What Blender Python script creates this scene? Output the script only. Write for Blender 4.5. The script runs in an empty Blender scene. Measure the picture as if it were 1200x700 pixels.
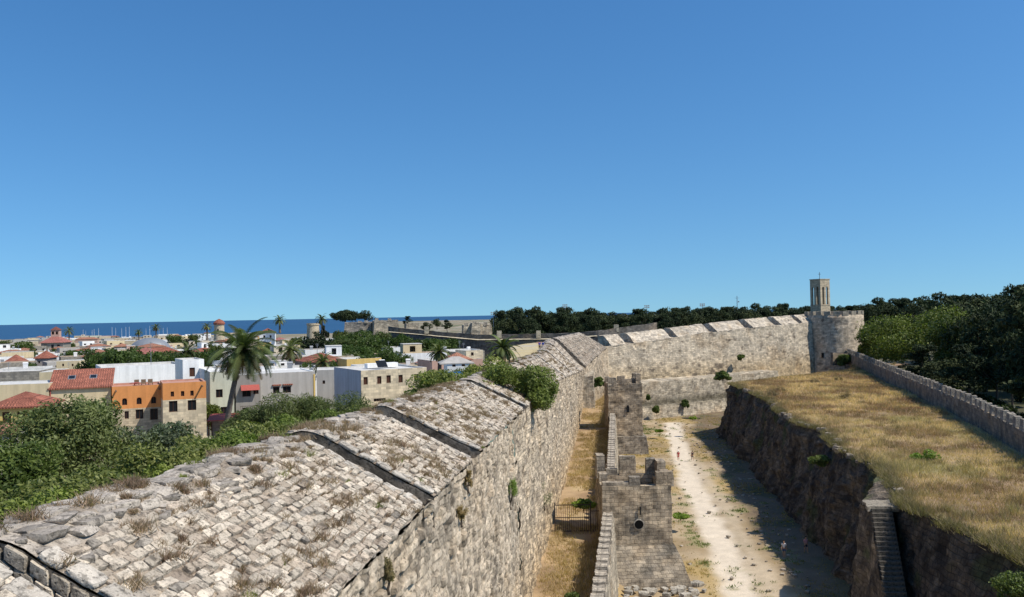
import bpy, math, random
import numpy as np
from math import sin, cos, radians as R, pi
random.seed(7); rng = np.random.default_rng(11)
S = bpy.context.scene; COL = S.collection

# ------------------------------------------------------------------ camera
CAM = np.array([0., 0., 26.]); F = 1000.
PITCH = math.atan(19/1000); ROLL = .0195
_R0 = np.array([1., 0, 0]); _U0 = np.array([0, -sin(PITCH), cos(PITCH)]); _F = np.array([0, cos(PITCH), sin(PITCH)])
_R = cos(ROLL)*_R0 - sin(ROLL)*_U0; _U = sin(ROLL)*_R0 + cos(ROLL)*_U0
def ray(u, v): return _F*F + _R*(u-600) + _U*(350-v)
def at(u, v, Y):
    d = ray(u, v); return CAM + d*(Y/d[1])
def proj(p):
    d = np.asarray(p, float)-CAM; k = F/d.dot(_F); return 600+d.dot(_R)*k, 350-d.dot(_U)*k
cd = bpy.data.cameras.new('camera'); cam = bpy.data.objects.new('camera', cd); COL.objects.link(cam)
cd.sensor_width = 36; cd.lens = 30; cd.clip_end = 120000; cd.clip_start = .1
from mathutils import Matrix, Vector
cam.matrix_world = Matrix(((_R[0], _U[0], -_F[0], CAM[0]), (_R[1], _U[1], -_F[1], CAM[1]), (_R[2], _U[2], -_F[2], CAM[2]), (0, 0, 0, 1)))
S.camera = cam

# ------------------------------------------------------------------ noise
_T = rng.random(65536).astype(np.float32)*2-1
def hsh(i, j=0, k=0, s=0):
    i = np.asarray(i).astype(np.int64); j = np.asarray(j).astype(np.int64); k = np.asarray(k).astype(np.int64)
    return _T[((i*73856093) ^ (j*19349663) ^ (k*83492791) ^ (s*2654435 + 911)) & 65535]
def vn(P, s=0):
    P = np.asarray(P, float); I = np.floor(P).astype(np.int64); f = P-I; f = f*f*(3-2*f); r = 0
    for a in (0, 1):
        for b in (0, 1):
            for c in (0, 1):
                w = (f[:, 0] if a else 1-f[:, 0])*(f[:, 1] if b else 1-f[:, 1])*(f[:, 2] if c else 1-f[:, 2])
                r = r+w*hsh(I[:, 0]+a, I[:, 1]+b, I[:, 2]+c, s)
    return r
def fbm(P, o=3, s=0, g=.5):
    r = 0; a = 1; t = 0; P = np.asarray(P, float)
    for k in range(o):
        r = r+a*vn(P*(2.03**k)+k*17.3, s+k); t += a; a *= g
    return r/t
def vfbm(P, o=3, s=0): return np.stack([fbm(P, o, s), fbm(P, o, s+31), fbm(P, o, s+67)], 1)
def ss(x, a, b):
    t = np.clip((x-a)/(b-a), 0, 1); return t*t*(3-2*t)
def mix(a, b, t):
    t = np.asarray(t)[:, None]; return np.asarray(a)*(1-t)+np.asarray(b)*t

# ------------------------------------------------------------------ object helpers
def tag(o, label=None, cat=None, group=None, kind=None):
    if label: o['label'] = label
    if cat: o['category'] = cat
    if group: o['group'] = group
    if kind: o['kind'] = kind
    return o
def empty(name, loc=(0, 0, 0), rz=0, label=None, cat=None, group=None, kind=None):
    o = bpy.data.objects.new(name, None); COL.objects.link(o); o.location = loc; o.rotation_euler = (0, 0, rz)
    o.empty_display_size = .5
    return tag(o, label, cat, group, kind)
def copy_tree(o, parent=None):
    c = o.copy(); COL.objects.link(c)
    if parent: c.parent = parent
    for ch in o.children: copy_tree(ch, c)
    return c
def mk_mesh(name, V, faces, mat, parent=None, uv=None, col=None, smooth=False, loc=None):
    me = bpy.data.meshes.new(name)
    V = np.asarray(V, np.float32).reshape(-1, 3)
    lv = []; tot = []
    for f in faces:
        f = np.asarray(f, np.int32)
        if f.size == 0: continue
        lv.append(f.ravel()); tot.append(np.full(len(f), f.shape[1], np.int32))
    lv = np.concatenate(lv); tot = np.concatenate(tot); st = np.concatenate([[0], np.cumsum(tot)[:-1]]).astype(np.int32)
    me.vertices.add(len(V)); me.vertices.foreach_set('co', V.ravel())
    me.loops.add(len(lv)); me.loops.foreach_set('vertex_index', lv)
    me.polygons.add(len(tot)); me.polygons.foreach_set('loop_start', st); me.polygons.foreach_set('loop_total', tot)
    me.update(calc_edges=True)
    if uv is not None:
        l = me.uv_layers.new(name='UVMap'); l.data.foreach_set('uv', np.asarray(uv, np.float32)[lv].ravel())
    if col is not None:
        c = np.ones((len(V), 4), np.float32); c[:, :3] = np.clip(col, 0, 1); a = me.color_attributes.new('col', 'FLOAT_COLOR', 'POINT'); a.data.foreach_set('color', c.ravel())
    me.polygons.foreach_set('use_smooth', np.full(len(tot), bool(smooth)))
    if isinstance(mat, (list, tuple)):
        for m in mat: me.materials.append(m)
    elif mat: me.materials.append(mat)
    o = bpy.data.objects.new(name, me); COL.objects.link(o)
    if parent: o.parent = parent
    if loc is not None: o.location = loc
    return o

class MB:
    def __init__(s): s.V = []; s.F4 = []; s.F3 = []; s.UV = []; s.n = 0
    def add(s, V, F4=None, F3=None, UV=None):
        V = np.asarray(V, float).reshape(-1, 3)
        if F4 is not None and len(F4): s.F4.append(np.asarray(F4)+s.n)
        if F3 is not None and len(F3): s.F3.append(np.asarray(F3)+s.n)
        s.V.append(V); s.UV.append(np.zeros((len(V), 2)) if UV is None else np.asarray(UV, float)); s.n += len(V); return s
    def patch(s, A, B, C, D, res=1, u0=0, v0=None):
        A, B, C, D = [np.asarray(p, float) for p in (A, B, C, D)]
        lu = max(np.linalg.norm(B-A), np.linalg.norm(C-D)); lv_ = max(np.linalg.norm(D-A), np.linalg.norm(C-B))
        nu = max(1, int(round(lu/res))); nv = max(1, int(round(lv_/res)))
        a = np.linspace(0, 1, nu+1)[None, :, None]; b = np.linspace(0, 1, nv+1)[:, None, None]
        P = (A*(1-a)+B*a)*(1-b)+(D*(1-a)+C*a)*b
        vv = A[2] if v0 is None else v0
        UV = np.stack(np.broadcast_arrays(u0+a[..., 0]*lu, vv+b[..., 0]*lv_), -1)
        return s.grid(P, UV)
    def grid(s, P, UV=None):
        nv, nu = P.shape[:2]; i = np.arange(nv*nu).reshape(nv, nu)
        q = np.stack([i[:-1, :-1], i[:-1, 1:], i[1:, 1:], i[1:, :-1]], -1).reshape(-1, 4)
        return s.add(P.reshape(-1, 3), q, None, None if UV is None else UV.reshape(-1, 2))
    def box(s, c, d, rz=0, taper=1., res=99):
        x, y, z = d[0]/2, d[1]/2, d[2]/2; cs, sn = cos(rz), sin(rz)
        def p(a, b, e):
            k = taper if e > 0 else 1
            X, Y = a*x*k, b*y*k; return (c[0]+X*cs-Y*sn, c[1]+X*sn+Y*cs, c[2]+e*z)
        q = [(p(-1,-1,-1),p(1,-1,-1),p(1,-1,1),p(-1,-1,1)), (p(1,-1,-1),p(1,1,-1),p(1,1,1),p(1,-1,1)),
             (p(1,1,-1),p(-1,1,-1),p(-1,1,1),p(1,1,1)), (p(-1,1,-1),p(-1,-1,-1),p(-1,-1,1),p(-1,1,1)),
             (p(-1,-1,1),p(1,-1,1),p(1,1,1),p(-1,1,1)), (p(-1,1,-1),p(1,1,-1),p(1,-1,-1),p(-1,-1,-1))]
        for Q in q: s.patch(*Q, res=res)
        return s
    def prism(s, bot, top, res=1, cap=True, closed=True):
        n = len(bot); u = 0
        for i in range(n if closed else n-1):
            j = (i+1) % n; s.patch(bot[i], bot[j], top[j], top[i], res, u0=u); u += np.linalg.norm(np.asarray(bot[i])-np.asarray(bot[j]))
        if cap and n == 4: s.patch(top[0], top[1], top[2], top[3], res)
        return s
    def tube(s, P, r, n=7, cap=True):
        P = np.asarray(P, float); r = np.broadcast_to(np.asarray(r, float), len(P)); T = np.gradient(P, axis=0)
        T /= np.linalg.norm(T, axis=1)[:, None]+1e-9
        up = np.array([0, 0, 1.]) if abs(T[0][2]) < .9 else np.array([1., 0, 0])
        A = np.cross(T, up); A /= np.linalg.norm(A, axis=1)[:, None]+1e-9; B = np.cross(T, A)
        th = np.arange(n)*2*pi/n
        V = P[:, None]+r[:, None, None]*(A[:, None]*np.cos(th)[None, :, None]+B[:, None]*np.sin(th)[None, :, None])
        m = len(P); i = np.arange(m*n).reshape(m, n); k = np.roll(i, -1, 1)
        q = np.stack([i[:-1], k[:-1], k[1:], i[1:]], -1).reshape(-1, 4)
        V = V.reshape(-1, 3); F3 = []
        if cap:
            V = np.vstack([V, P[0], P[-1]]); c0, c1 = m*n, m*n+1
            F3 = [(c0, (a+1) % n, a) for a in range(n)]+[(c1, (m-1)*n+a, (m-1)*n+(a+1) % n) for a in range(n)]
        return s.add(V, q, F3)
    def lathe(s, prof, n=24, c=(0, 0, 0), a0=0, a1=2*pi):
        prof = np.asarray(prof, float); th = np.linspace(a0, a1, n+1)
        P = np.stack([c[0]+prof[:, 0:1]*np.cos(th), c[1]+prof[:, 0:1]*np.sin(th), c[2]+np.broadcast_to(prof[:, 1:2], (len(prof), n+1))], -1)
        UV = np.stack(np.broadcast_arrays(th[None]*prof[:, 0].max(), prof[:, 1:2]), -1)
        return s.grid(P, UV)
    def build(s, name, mat, parent=None, disp=0, freq=1., col=None, smooth=False, loc=None, seed=0, oct=3, extra=None):
        V = np.vstack(s.V); UV = np.vstack(s.UV); P0 = V.copy()
        if extra: V = extra(V, UV)
        if disp: V = V+disp*vfbm(P0*freq, oct, seed)
        c = None
        if col is not None: c = col(P0, UV) if callable(col) else np.tile(np.array(col, float), (len(V), 1))
        F_ = []
        if s.F4: F_.append(np.vstack(s.F4))
        if s.F3: F_.append(np.vstack(s.F3))
        return mk_mesh(name, V, F_, mat, parent, UV, c, smooth, loc)

# ------------------------------------------------------------------ materials
def newmat(name):
    m = bpy.data.materials.new(name); m.use_nodes = True; nt = m.node_tree; nt.nodes.clear()
    out = nt.nodes.new('ShaderNodeOutputMaterial'); b = nt.nodes.new('ShaderNodeBsdfPrincipled'); nt.links.new(b.outputs[0], out.inputs[0])
    b.inputs['Roughness'].default_value = .9; b.inputs['Specular IOR Level'].default_value = .2
    return m, nt, b
def N(nt, t, **k):
    n = nt.nodes.new(t)
    for a, v in k.items():
        if a.startswith('i_'):
            key = a[2:].replace('_', ' '); n.inputs[key].default_value = v
        else: setattr(n, a, v)
    return n
def mult(nt, a, b, fac=1., mode='MULTIPLY'):
    n = nt.nodes.new('ShaderNodeMixRGB'); n.blend_type = mode; n.inputs[0].default_value = fac
    for k, x in ((1, a), (2, b)):
        if hasattr(x, 'links') or hasattr(x, 'is_linked'): nt.links.new(x, n.inputs[k])
        else: n.inputs[k].default_value = (*x, 1)
    return n.outputs[0]
def ramp(nt, src, stops):
    n = nt.nodes.new('ShaderNodeValToRGB'); e = n.color_ramp.elements
    while len(e) < len(stops): e.new(.5)
    for k, (p, c) in enumerate(stops):
        e[k].position = p; e[k].color = (*c, 1) if not np.isscalar(c) else (c, c, c, 1)
    nt.links.new(src, n.inputs[0]); return n.outputs[0]
def noise(nt, co, scale, detail=4, rough=.6, vec3=None):
    n = N(nt, 'ShaderNodeTexNoise'); n.inputs['Scale'].default_value = scale; n.inputs['Detail'].default_value = detail; n.inputs['Roughness'].default_value = rough
    if vec3:
        mp = N(nt, 'ShaderNodeMapping'); mp.inputs['Scale'].default_value = vec3; nt.links.new(co, mp.inputs[0]); co = mp.outputs[0]
    nt.links.new(co, n.inputs['Vector']); return n
def surf(name, color=None, n1=(3, .7, 1.25), n2=(18, .8, 1.15), brick=None, bump=.5, bdist=.05, rough=.9, pits=0, streak=0, bscale=None, stain=None):
    """procedural mineral surface: base (vertex colour 'col' or a colour) x noises x optional brick joints, pits, streaks"""
    m, nt, b = newmat(name); co = N(nt, 'ShaderNodeTexCoord'); oc = co.outputs['Object']
    if color is None: c = N(nt, 'ShaderNodeVertexColor', layer_name='col').outputs[0]
    else: c = N(nt, 'ShaderNodeRGB'); c.outputs[0].default_value = (*color, 1); c = c.outputs[0]
    a = noise(nt, oc, n1[0], 5); c = mult(nt, c, ramp(nt, a.outputs[0], [(.25, n1[1]), (.75, n1[2])]))
    d = noise(nt, oc, n2[0], 6, .7); c = mult(nt, c, ramp(nt, d.outputs[0], [(.25, n2[1]), (.75, n2[2])]))
    h = N(nt, 'ShaderNodeMath', operation='ADD'); nt.links.new(a.outputs[0], h.inputs[0]); nt.links.new(d.outputs[0], h.inputs[1]); h = h.outputs[0]
    if stain:
        e = noise(nt, oc, stain[0], 6, .7); c = mult(nt, c, ramp(nt, e.outputs[0], [(stain[1], stain[2]), (stain[1]+.1, 1.)]))
    if streak:
        e = noise(nt, oc, 1., 4, .6, (1.5, 1.5, .12)); c = mult(nt, c, ramp(nt, e.outputs[0], [(.35, 1-streak), (.6, 1.05)]))
    if brick:
        L, H, mo, dk = brick
        uvn = N(nt, 'ShaderNodeUVMap'); w = noise(nt, uvn.outputs[0], 1.6, 3)
        sb = N(nt, 'ShaderNodeVectorMath', operation='MULTIPLY_ADD'); nt.links.new(w.outputs['Color'], sb.inputs[0]); sb.inputs[1].default_value = (.09, .09, 0); nt.links.new(uvn.outputs[0], sb.inputs[2])
        bt = N(nt, 'ShaderNodeTexBrick'); nt.links.new(sb.outputs[0], bt.inputs['Vector']); bt.inputs['Scale'].default_value = 1
        bt.inputs['Brick Width'].default_value = L; bt.inputs['Row Height'].default_value = H; bt.inputs['Mortar Size'].default_value = mo; bt.inputs['Mortar Smooth'].default_value = .6
        bt.inputs['Color1'].default_value = (.72, .72, .72, 1); bt.inputs['Color2'].default_value = (1.22, 1.2, 1.15, 1); bt.inputs['Mortar'].default_value = (dk, dk, dk, 1); bt.inputs['Bias'].default_value = 0
        c = mult(nt, c, bt.outputs['Color'])
        s2 = N(nt, 'ShaderNodeMath', operation='MULTIPLY_ADD'); nt.links.new(bt.outputs['Fac'], s2.inputs[0]); s2.inputs[1].default_value = -.8; nt.links.new(h, s2.inputs[2]); h = s2.outputs[0]
    if pits:
        vo = N(nt, 'ShaderNodeTexVoronoi'); vo.inputs['Scale'].default_value = pits; nt.links.new(oc, vo.inputs['Vector'])
        pr = ramp(nt, vo.outputs['Distance'], [(.08, .35), (.3, 1.)]); c = mult(nt, c, pr, .7)
        s3 = N(nt, 'ShaderNodeMath', operation='ADD'); nt.links.new(h, s3.inputs[0]); nt.links.new(pr, s3.inputs[1]); h = s3.outputs[0]
    bp = N(nt, 'ShaderNodeBump'); bp.inputs['Strength'].default_value = bump; bp.inputs['Distance'].default_value = bdist; nt.links.new(h, bp.inputs['Height']); nt.links.new(bp.outputs[0], b.inputs['Normal'])
    nt.links.new(c, b.inputs['Base Color']); b.inputs['Roughness'].default_value = rough
    return m
def leafmat(name, trans=.3, gloss=.5):
    m, nt, b = newmat(name); c = N(nt, 'ShaderNodeVertexColor', layer_name='col').outputs[0]
    oi = N(nt, 'ShaderNodeObjectInfo'); c = mult(nt, c, ramp(nt, oi.outputs['Random'], [(0, (.8, .85, .8)), (1, (1.2, 1.12, 1.05))]))
    nt.links.new(c, b.inputs['Base Color']); b.inputs['Roughness'].default_value = gloss
    t = N(nt, 'ShaderNodeBsdfTranslucent'); nt.links.new(mult(nt, c, (1.1, 1.3, .5)), t.inputs[0])
    mx = N(nt, 'ShaderNodeMixShader'); mx.inputs[0].default_value = trans; nt.links.new(b.outputs[0], mx.inputs[1]); nt.links.new(t.outputs[0], mx.inputs[2])
    out = [n for n in nt.nodes if n.type == 'OUTPUT_MATERIAL'][0]; nt.links.new(mx.outputs[0], out.inputs[0]); return m
def plain(name, color, rough=.7, metal=0, n=(6, .85, 1.1)):
    m = surf(name, color, n, (40, .92, 1.06), bump=.15, bdist=.01, rough=rough)
    m.node_tree.nodes['Principled BSDF'].inputs['Metallic'].default_value = metal; return m

M = {}
M['rampart'] = surf('rampart_masonry', None, (1.1, .8, 1.18), (9, .66, 1.18), (.62, .34, .026, .58), bump=.9, bdist=.07, streak=.22, stain=(3.2, .36, .55))
M['rampart_near'] = surf('near_rampart_masonry', None, (1.1, .82, 1.15), (11, .66, 1.2), None, bump=.9, bdist=.05, pits=5, streak=.2, stain=(3.2, .36, .55))
M['paving'] = surf('weathered_paving_stone', None, (2.5, .84, 1.12), (16, .68, 1.2), None, bump=.9, bdist=.04, pits=9, stain=(5, .40, .5))
M['farwall'] = surf('far_masonry', None, (.5, .82, 1.15), (4, .75, 1.15), (.9, .45, .03, .75), bump=.7, bdist=.12, streak=.2, stain=(.9, .33, .55))
M['tower'] = surf('tower_masonry', None, (.8, .8, 1.2), (7, .68, 1.22), (.75, .36, .026, .48), bump=.8, bdist=.05, streak=.2, stain=(1.6, .36, .6))
M['rock'] = surf('cut_earth_rock', None, (.9, .55, 1.35), (4, .4, 1.45), (.8, .42, .03, .6), bump=1., bdist=.2, streak=.15)
M['soil'] = surf('dry_ground', None, (.8, .85, 1.12), (9, .75, 1.2), None, bump=.5, bdist=.06)
M['townsoil'] = surf('town_soil', None, (.3, .7, 1.2), (3, .7, 1.2), None, bump=.3, bdist=.1)
M['leaf'] = leafmat('green_leaf'); M['needle'] = leafmat('dark_needle', .08, .75); M['dry'] = leafmat('dry_stalk', .35, .9)
M['bark'] = surf('bark', (.12, .09, .065), (4, .6, 1.3), (25, .6, 1.3), bump=.8, bdist=.04, streak=.3)
M['palmbark'] = surf('palm_bark', (.17, .14, .115), (4, .6, 1.3), (22, .6, 1.3), bump=.9, bdist=.05)
M['iron'] = plain('rusty_iron', (.07, .05, .04), .7, .3); M['wood'] = plain('brown_wood', (.09, .04, .025), .7)
M['glass'] = plain('dark_glass', (.015, .017, .02), .15); M['white'] = plain('white_paint', (.72, .71, .69), .8)
M['black'] = plain('dark_hollow', (.004, .004, .004), 1.)
M['grey'] = plain('grey_metal', (.3, .31, .32), .5, .4); M['redawning'] = plain('red_awning', (.38, .09, .07)); M['blue'] = plain('blue_tarp', (.05, .2, .42), .6)
M['plank'] = plain('sun_bleached_plank', (.2, .13, .08))
def tilemat(name, c):
    m, nt, b = newmat(name); co = N(nt, 'ShaderNodeTexCoord'); uv = N(nt, 'ShaderNodeUVMap')
    w = N(nt, 'ShaderNodeTexWave'); w.inputs['Scale'].default_value = 1.1; w.inputs['Distortion'].default_value = .3; nt.links.new(uv.outputs[0], w.inputs[0])
    bt = N(nt, 'ShaderNodeTexBrick'); nt.links.new(uv.outputs[0], bt.inputs['Vector']); bt.inputs['Scale'].default_value = 1; bt.inputs['Brick Width'].default_value = .28; bt.inputs['Row Height'].default_value = .4
    bt.inputs['Mortar Size'].default_value = .03; bt.inputs['Color1'].default_value = (.75, .75, .75, 1); bt.inputs['Color2'].default_value = (1.2, 1.15, 1.1, 1); bt.inputs['Mortar'].default_value = (.4, .4, .4, 1)
    n1 = noise(nt, co.outputs['Object'], .9, 5); cc = mult(nt, c, ramp(nt, n1.outputs[0], [(.3, .7), (.7, 1.2)])); cc = mult(nt, cc, bt.outputs['Color'])
    nt.links.new(cc, b.inputs['Base Color']); bp = N(nt, 'ShaderNodeBump'); bp.inputs['Distance'].default_value = .06; bp.inputs['Strength'].default_value = .8
    nt.links.new(w.outputs['Fac'], bp.inputs['Height']); nt.links.new(bp.outputs[0], b.inputs['Normal']); return m
M['tile'] = tilemat('red_roof_tile', (.36, .135, .09)); M['tile2'] = tilemat('faded_roof_tile', (.42, .20, .13)); M['tile3'] = tilemat('pink_roof_tile', (.42, .17, .14))
PL = {}
def plaster(key, c, brick=None):
    if key not in PL: PL[key] = surf('plaster_'+key, c, (.5, .88, 1.08), (6, .88, 1.06), brick, bump=.3, bdist=.03, streak=.13)
    return PL[key]
plaster('white', (.86, .85, .82)); plaster('cream', (.66, .54, .34)); plaster('yellow', (.68, .48, .17)); plaster('orange', (.68, .29, .10)); plaster('grey', (.3, .28, .25))
plaster('palegreen', (.52, .53, .42)); plaster('paleblue', (.42, .46, .52)); plaster('beige', (.58, .49, .37)); plaster('pink', (.5, .33, .26)); plaster('concrete', (.44, .41, .37))
plaster('stone', (.54, .45, .32), (.55, .3, .02, .6)); plaster('greystone', (.3, .27, .23), (.55, .3, .02, .6)); plaster('sand', (.66, .56, .40), (.7, .35, .015, .75))
plaster('roofpale', (.6, .58, .54)); plaster('rooftan', (.42, .34, .26)); plaster('roofpink', (.5, .27, .2))

# colour functions for masonry (per vertex)
def stonecol(base=(.45, .40, .32), L=.62, H=.34, amp=.22, dark=(.16, .15, .13), dk=.4, warm=(.42, .30, .18), wm=.4, sc=.25, jz=0, sd=0):
    base = np.array(base); dark = np.array(dark); warm = np.array(warm)
    def f(P, UV):
        n0 = fbm(P*.9, 2, 5+sd); row = np.floor(UV[:, 1]/H+.35*n0); off = hsh(row, s=3)*L; cl = np.floor((UV[:, 0]+off)/L)
        t = 1+amp*hsh(row, cl, s=9)
        c = base*t[:, None]
        a = fbm(P*sc, 4, 21+sd); c = mix(c, dark*t[:, None], dk*ss(a, .02, .4))
        b = fbm(P*sc*1.7+40, 3, 51+sd); c = mix(c, warm*t[:, None], wm*ss(b, .05, .45))
        h = (hsh(row, cl, s=77) > .86).astype(float)*ss(fbm(P*.15, 2, 88), -.1, .3); c = mix(c, c*.45, h)
        return c
    return f

# ------------------------------------------------------------------ vegetation
def leaf_cloud(blobs, n, size, c1, c2, seed=0, flat=.5, gap=.0, elong=.55, fq=.9, shell=.5):
    r = np.random.default_rng(seed); B = np.asarray(blobs, float); w = (B[:, 3]*B[:, 4]+B[:, 3]*B[:, 5])**1.0; w = w/w.sum()
    k = r.choice(len(B), n, p=w); d = r.normal(size=(n, 3)); d /= np.linalg.norm(d, axis=1)[:, None]
    rad = shell+(1-shell)*r.random(n)**.6
    lump = 1+.22*vn(d*2.3+B[k, :3], seed+3)
    P = B[k, :3]+d*B[k, 3:6]*(rad*lump)[:, None]
    g = vn(P*fq, seed+5); keep = g > -gap if gap else np.ones(n, bool)
    keep = (g > (-1+gap*1.2)); P = P[keep]; d = d[keep]; rad = rad[keep]; g = g[keep]; m = len(P)
    nrm = d*(1-flat)+r.normal(size=(m, 3))*.55+np.array([0, 0, .35]); nrm /= np.linalg.norm(nrm, axis=1)[:, None]
    a = np.cross(nrm, r.normal(size=(m, 3))); a /= np.linalg.norm(a, axis=1)[:, None]; b = np.cross(nrm, a)
    s = size*(.6+.8*r.random(m)); a = a*s[:, None]; b = b*(s*elong)[:, None]
    V = np.stack([P-a, P-b*.8+a*.1, P+a, P+b*.8+a*.1], 1).reshape(-1, 3)
    q = np.arange(m*4).reshape(m, 4)
    t = np.clip(.5+.45*g+.35*r.normal(size=m)*.6, 0, 1)*(.35+.65*rad)  # inner leaves coloured darker, so crown shade is partly in the vertex colour
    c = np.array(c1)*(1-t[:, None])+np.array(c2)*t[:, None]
    return V, q, np.repeat(c, 4, 0)
def crown_blobs(H, W, kind, seed):
    r = random.Random(seed); B = []
    if kind == 'round':
        for i in range(16):
            a = r.random()*6.28; q = r.random()**.5*W*.34; z = H*(.38+.45*r.random()); k = 1-abs(z/H-.6)*1.1
            B.append((cos(a)*q*k*1.2, sin(a)*q*k*1.2, z, W*r.uniform(.16, .27), W*r.uniform(.16, .27), H*r.uniform(.12, .2)))
    elif kind == 'pine':
        for i in range(22):
            t = r.random(); z = H*(.3+.68*t); q = W*.5*(1-t*.65)*r.random()**.5; a = r.random()*6.28
            B.append((cos(a)*q, sin(a)*q, z, W*r.uniform(.1, .2), W*r.uniform(.1, .2), H*r.uniform(.04, .08)))
    elif kind == 'umbrella':
        for i in range(18):
            a = r.random()*6.28; q = r.random()**.5*W*.42
            B.append((cos(a)*q, sin(a)*q, H*(.72+.2*r.random()-.12*(q/W*2)**2), W*.15, W*.15, H*r.uniform(.08, .13)))
    elif kind == 'cypress':
        for i in range(12):
            t = i/11; B.append((r.uniform(-.1, .1)*W, r.uniform(-.1, .1)*W, H*(.1+.85*t), W*.5*(1-t**1.6)+.15*W, W*.5*(1-t**1.6)+.15*W, H*.08))
    elif kind == 'bush':
        for i in range(14):
            a = r.random()*6.28; q = r.random()**.5*W*.36
            B.append((cos(a)*q, sin(a)*q, H*r.uniform(.22, .75)*(1-.5*(q/W*2)**2), W*r.uniform(.13, .22), W*r.uniform(.13, .22), H*r.uniform(.14, .24)))
    return B
def make_tree(name, label, cat, H, W, kind, n, size, c1, c2, seed, mat='leaf', gap=.35, group=None, loc=(0, 0, 0), elong=.55, shell=.5, fq=None):
    root = empty(name, loc, 0, label, cat, group)
    B = crown_blobs(H, W, kind, seed); r = random.Random(seed+1); mb = MB()
    th = H*(.06 if kind == 'bush' else .4 if kind != 'umbrella' else .7); tr = max(.05, H*.022)
    base = np.array([0, 0, -.3]); top = np.array([r.uniform(-.05, .05)*H, r.uniform(-.05, .05)*H, th])
    mid = (base+top)/2+np.array([r.uniform(-.03, .03)*H, r.uniform(-.03, .03)*H, 0])
    mb.tube([base, mid*.6+base*.4, mid, top], [tr*1.3, tr, tr*.9, tr*.75])
    if kind in ('pine', 'cypress'): mb.tube([top, (0, 0, H*.93)], [tr*.75, tr*.15])
    for b in r.sample(B, min(len(B), 9)):
        e = np.array(b[:3]); s0 = top if kind != 'pine' else np.array([0, 0, max(th*.7, e[2]-.08*H)])
        m_ = s0*.45+e*.55+np.array([0, 0, -.04*H]); mb.tube([s0, m_, e], [tr*.5, tr*.3, tr*.1], 5)
    mb.build('trunk', M['bark'], root, smooth=True)
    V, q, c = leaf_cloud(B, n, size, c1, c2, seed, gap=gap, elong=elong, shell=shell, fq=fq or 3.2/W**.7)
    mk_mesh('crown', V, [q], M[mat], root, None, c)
    return root
def palm(name, label, H, L, nf, seed, loc, lean=(0, 0), group=None, nl=34, tr=.3, leafw=.06):
    root = empty(name, loc, 0, label, 'palm tree', group); r = random.Random(seed); mb = MB()
    pts = []; rad = []
    k = max(8, int(H/.35))
    for i in range(k+1):
        t = i/k; pts.append((lean[0]*t**1.5, lean[1]*t**1.5, H*t-.3*(1-t))); rad.append(tr*(1.15-.35*t+(.2*max(0, 1-t*6)))*(1+.07*(i % 2))+(.18*tr if t > .93 else 0))
    mb.tube(pts, rad, 10); mb.build('trunk', M['palmbark'], root, smooth=True)
    top = np.array(pts[-1]); Vs = []; Cs = []; fb = MB(); dead = MB()
    for f in range(nf):
        a = f*2.39996+r.uniform(-.2, .2); el = 1.35-2.15*((f+.5)/nf)**.8+r.uniform(-.12, .12); Lf = L*r.uniform(.85, 1.1)*(1 if el > -.4 else .8)
        n = nl; t = np.linspace(0, 1, n); ang = el-1.35*t**1.6*(1 if el > -.5 else .5)
        dx = np.cumsum(np.cos(ang))*Lf/n; dz = np.cumsum(np.sin(ang))*Lf/n
        P = top+np.stack([dx*cos(a), dx*sin(a), dz], 1); side = np.array([-sin(a), cos(a), 0])
        T = np.stack([np.cos(ang)*cos(a), np.cos(ang)*sin(a), np.sin(ang)], 1); up = np.cross(side, T)*-1
        ll = Lf*.17*np.sin(pi*np.clip(t*.9+.1, 0, 1))**.6
        g = np.array((.10, .12, .045))*r.uniform(.5, 1.6) if el > -.45 else np.array((.20, .15, .07))*r.uniform(.6, 1.1)
        for sd in (-1, 1):
            drp = r.uniform(.25, .6); tip = P+(side*sd*.8+T*.65-np.array([0, 0, drp])+up*.15)*ll[:, None]
            w = T*leafw
            V = np.stack([P-w, tip-w*.3, tip+w*.3, P+w], 1).reshape(-1, 3); Vs.append(V); Cs.append(np.tile(g, (len(V), 1)))
        w = side*leafw*.6
        V = np.stack([P[:-1]-w, P[:-1]+w, P[1:]+w, P[1:]-w], 1).reshape(-1, 3); Vs.append(V); Cs.append(np.tile(g*1.5, (len(V), 1)))
    V = np.vstack(Vs); mk_mesh('fronds', V, [np.arange(len(V)).reshape(-1, 4)], M['leaf'], root, None, np.vstack(Cs))
    return root
def blades(name, P, h, c1, c2, label, cat, per=5, w=.03, spread=.12, lean=.35, seed=0, mat='dry', kind='stuff', parent=None, cn=.25, C=None):
    r = np.random.default_rng(seed); P = np.asarray(P, float); n = len(P); P_ = np.repeat(P, per, 0); m = n*per
    H = np.repeat(np.broadcast_to(h, n), per)*(.5+.7*r.random(m)); a = r.random(m)*6.283
    base = P_+np.stack([r.normal(size=m)*spread, r.normal(size=m)*spread, -.03+np.zeros(m)], 1)
    tip = base+np.stack([r.normal(size=m)*lean*H, r.normal(size=m)*lean*H, H], 1)
    s = np.stack([np.cos(a), np.sin(a), np.zeros(m)], 1)*(w if np.isscalar(w) else np.repeat(w, per))[..., None] if not np.isscalar(w) else np.stack([np.cos(a), np.sin(a), np.zeros(m)], 1)*w
    V = np.stack([base-s, base+s, tip], 1).reshape(-1, 3)
    if C is None:
        t = np.clip(.5+.7*fbm(P*cn, 3, seed+4), 0, 1); C = mix(c1, c2, t)
    Cc = np.repeat(C, per, 0)*(.7+.6*r.random(m))[:, None]
    o = mk_mesh(name, V, [np.arange(m*3).reshape(m, 3)], M[mat], parent, None, np.repeat(Cc, 3, 0))
    return tag(o, label, cat, None, kind)

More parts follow.
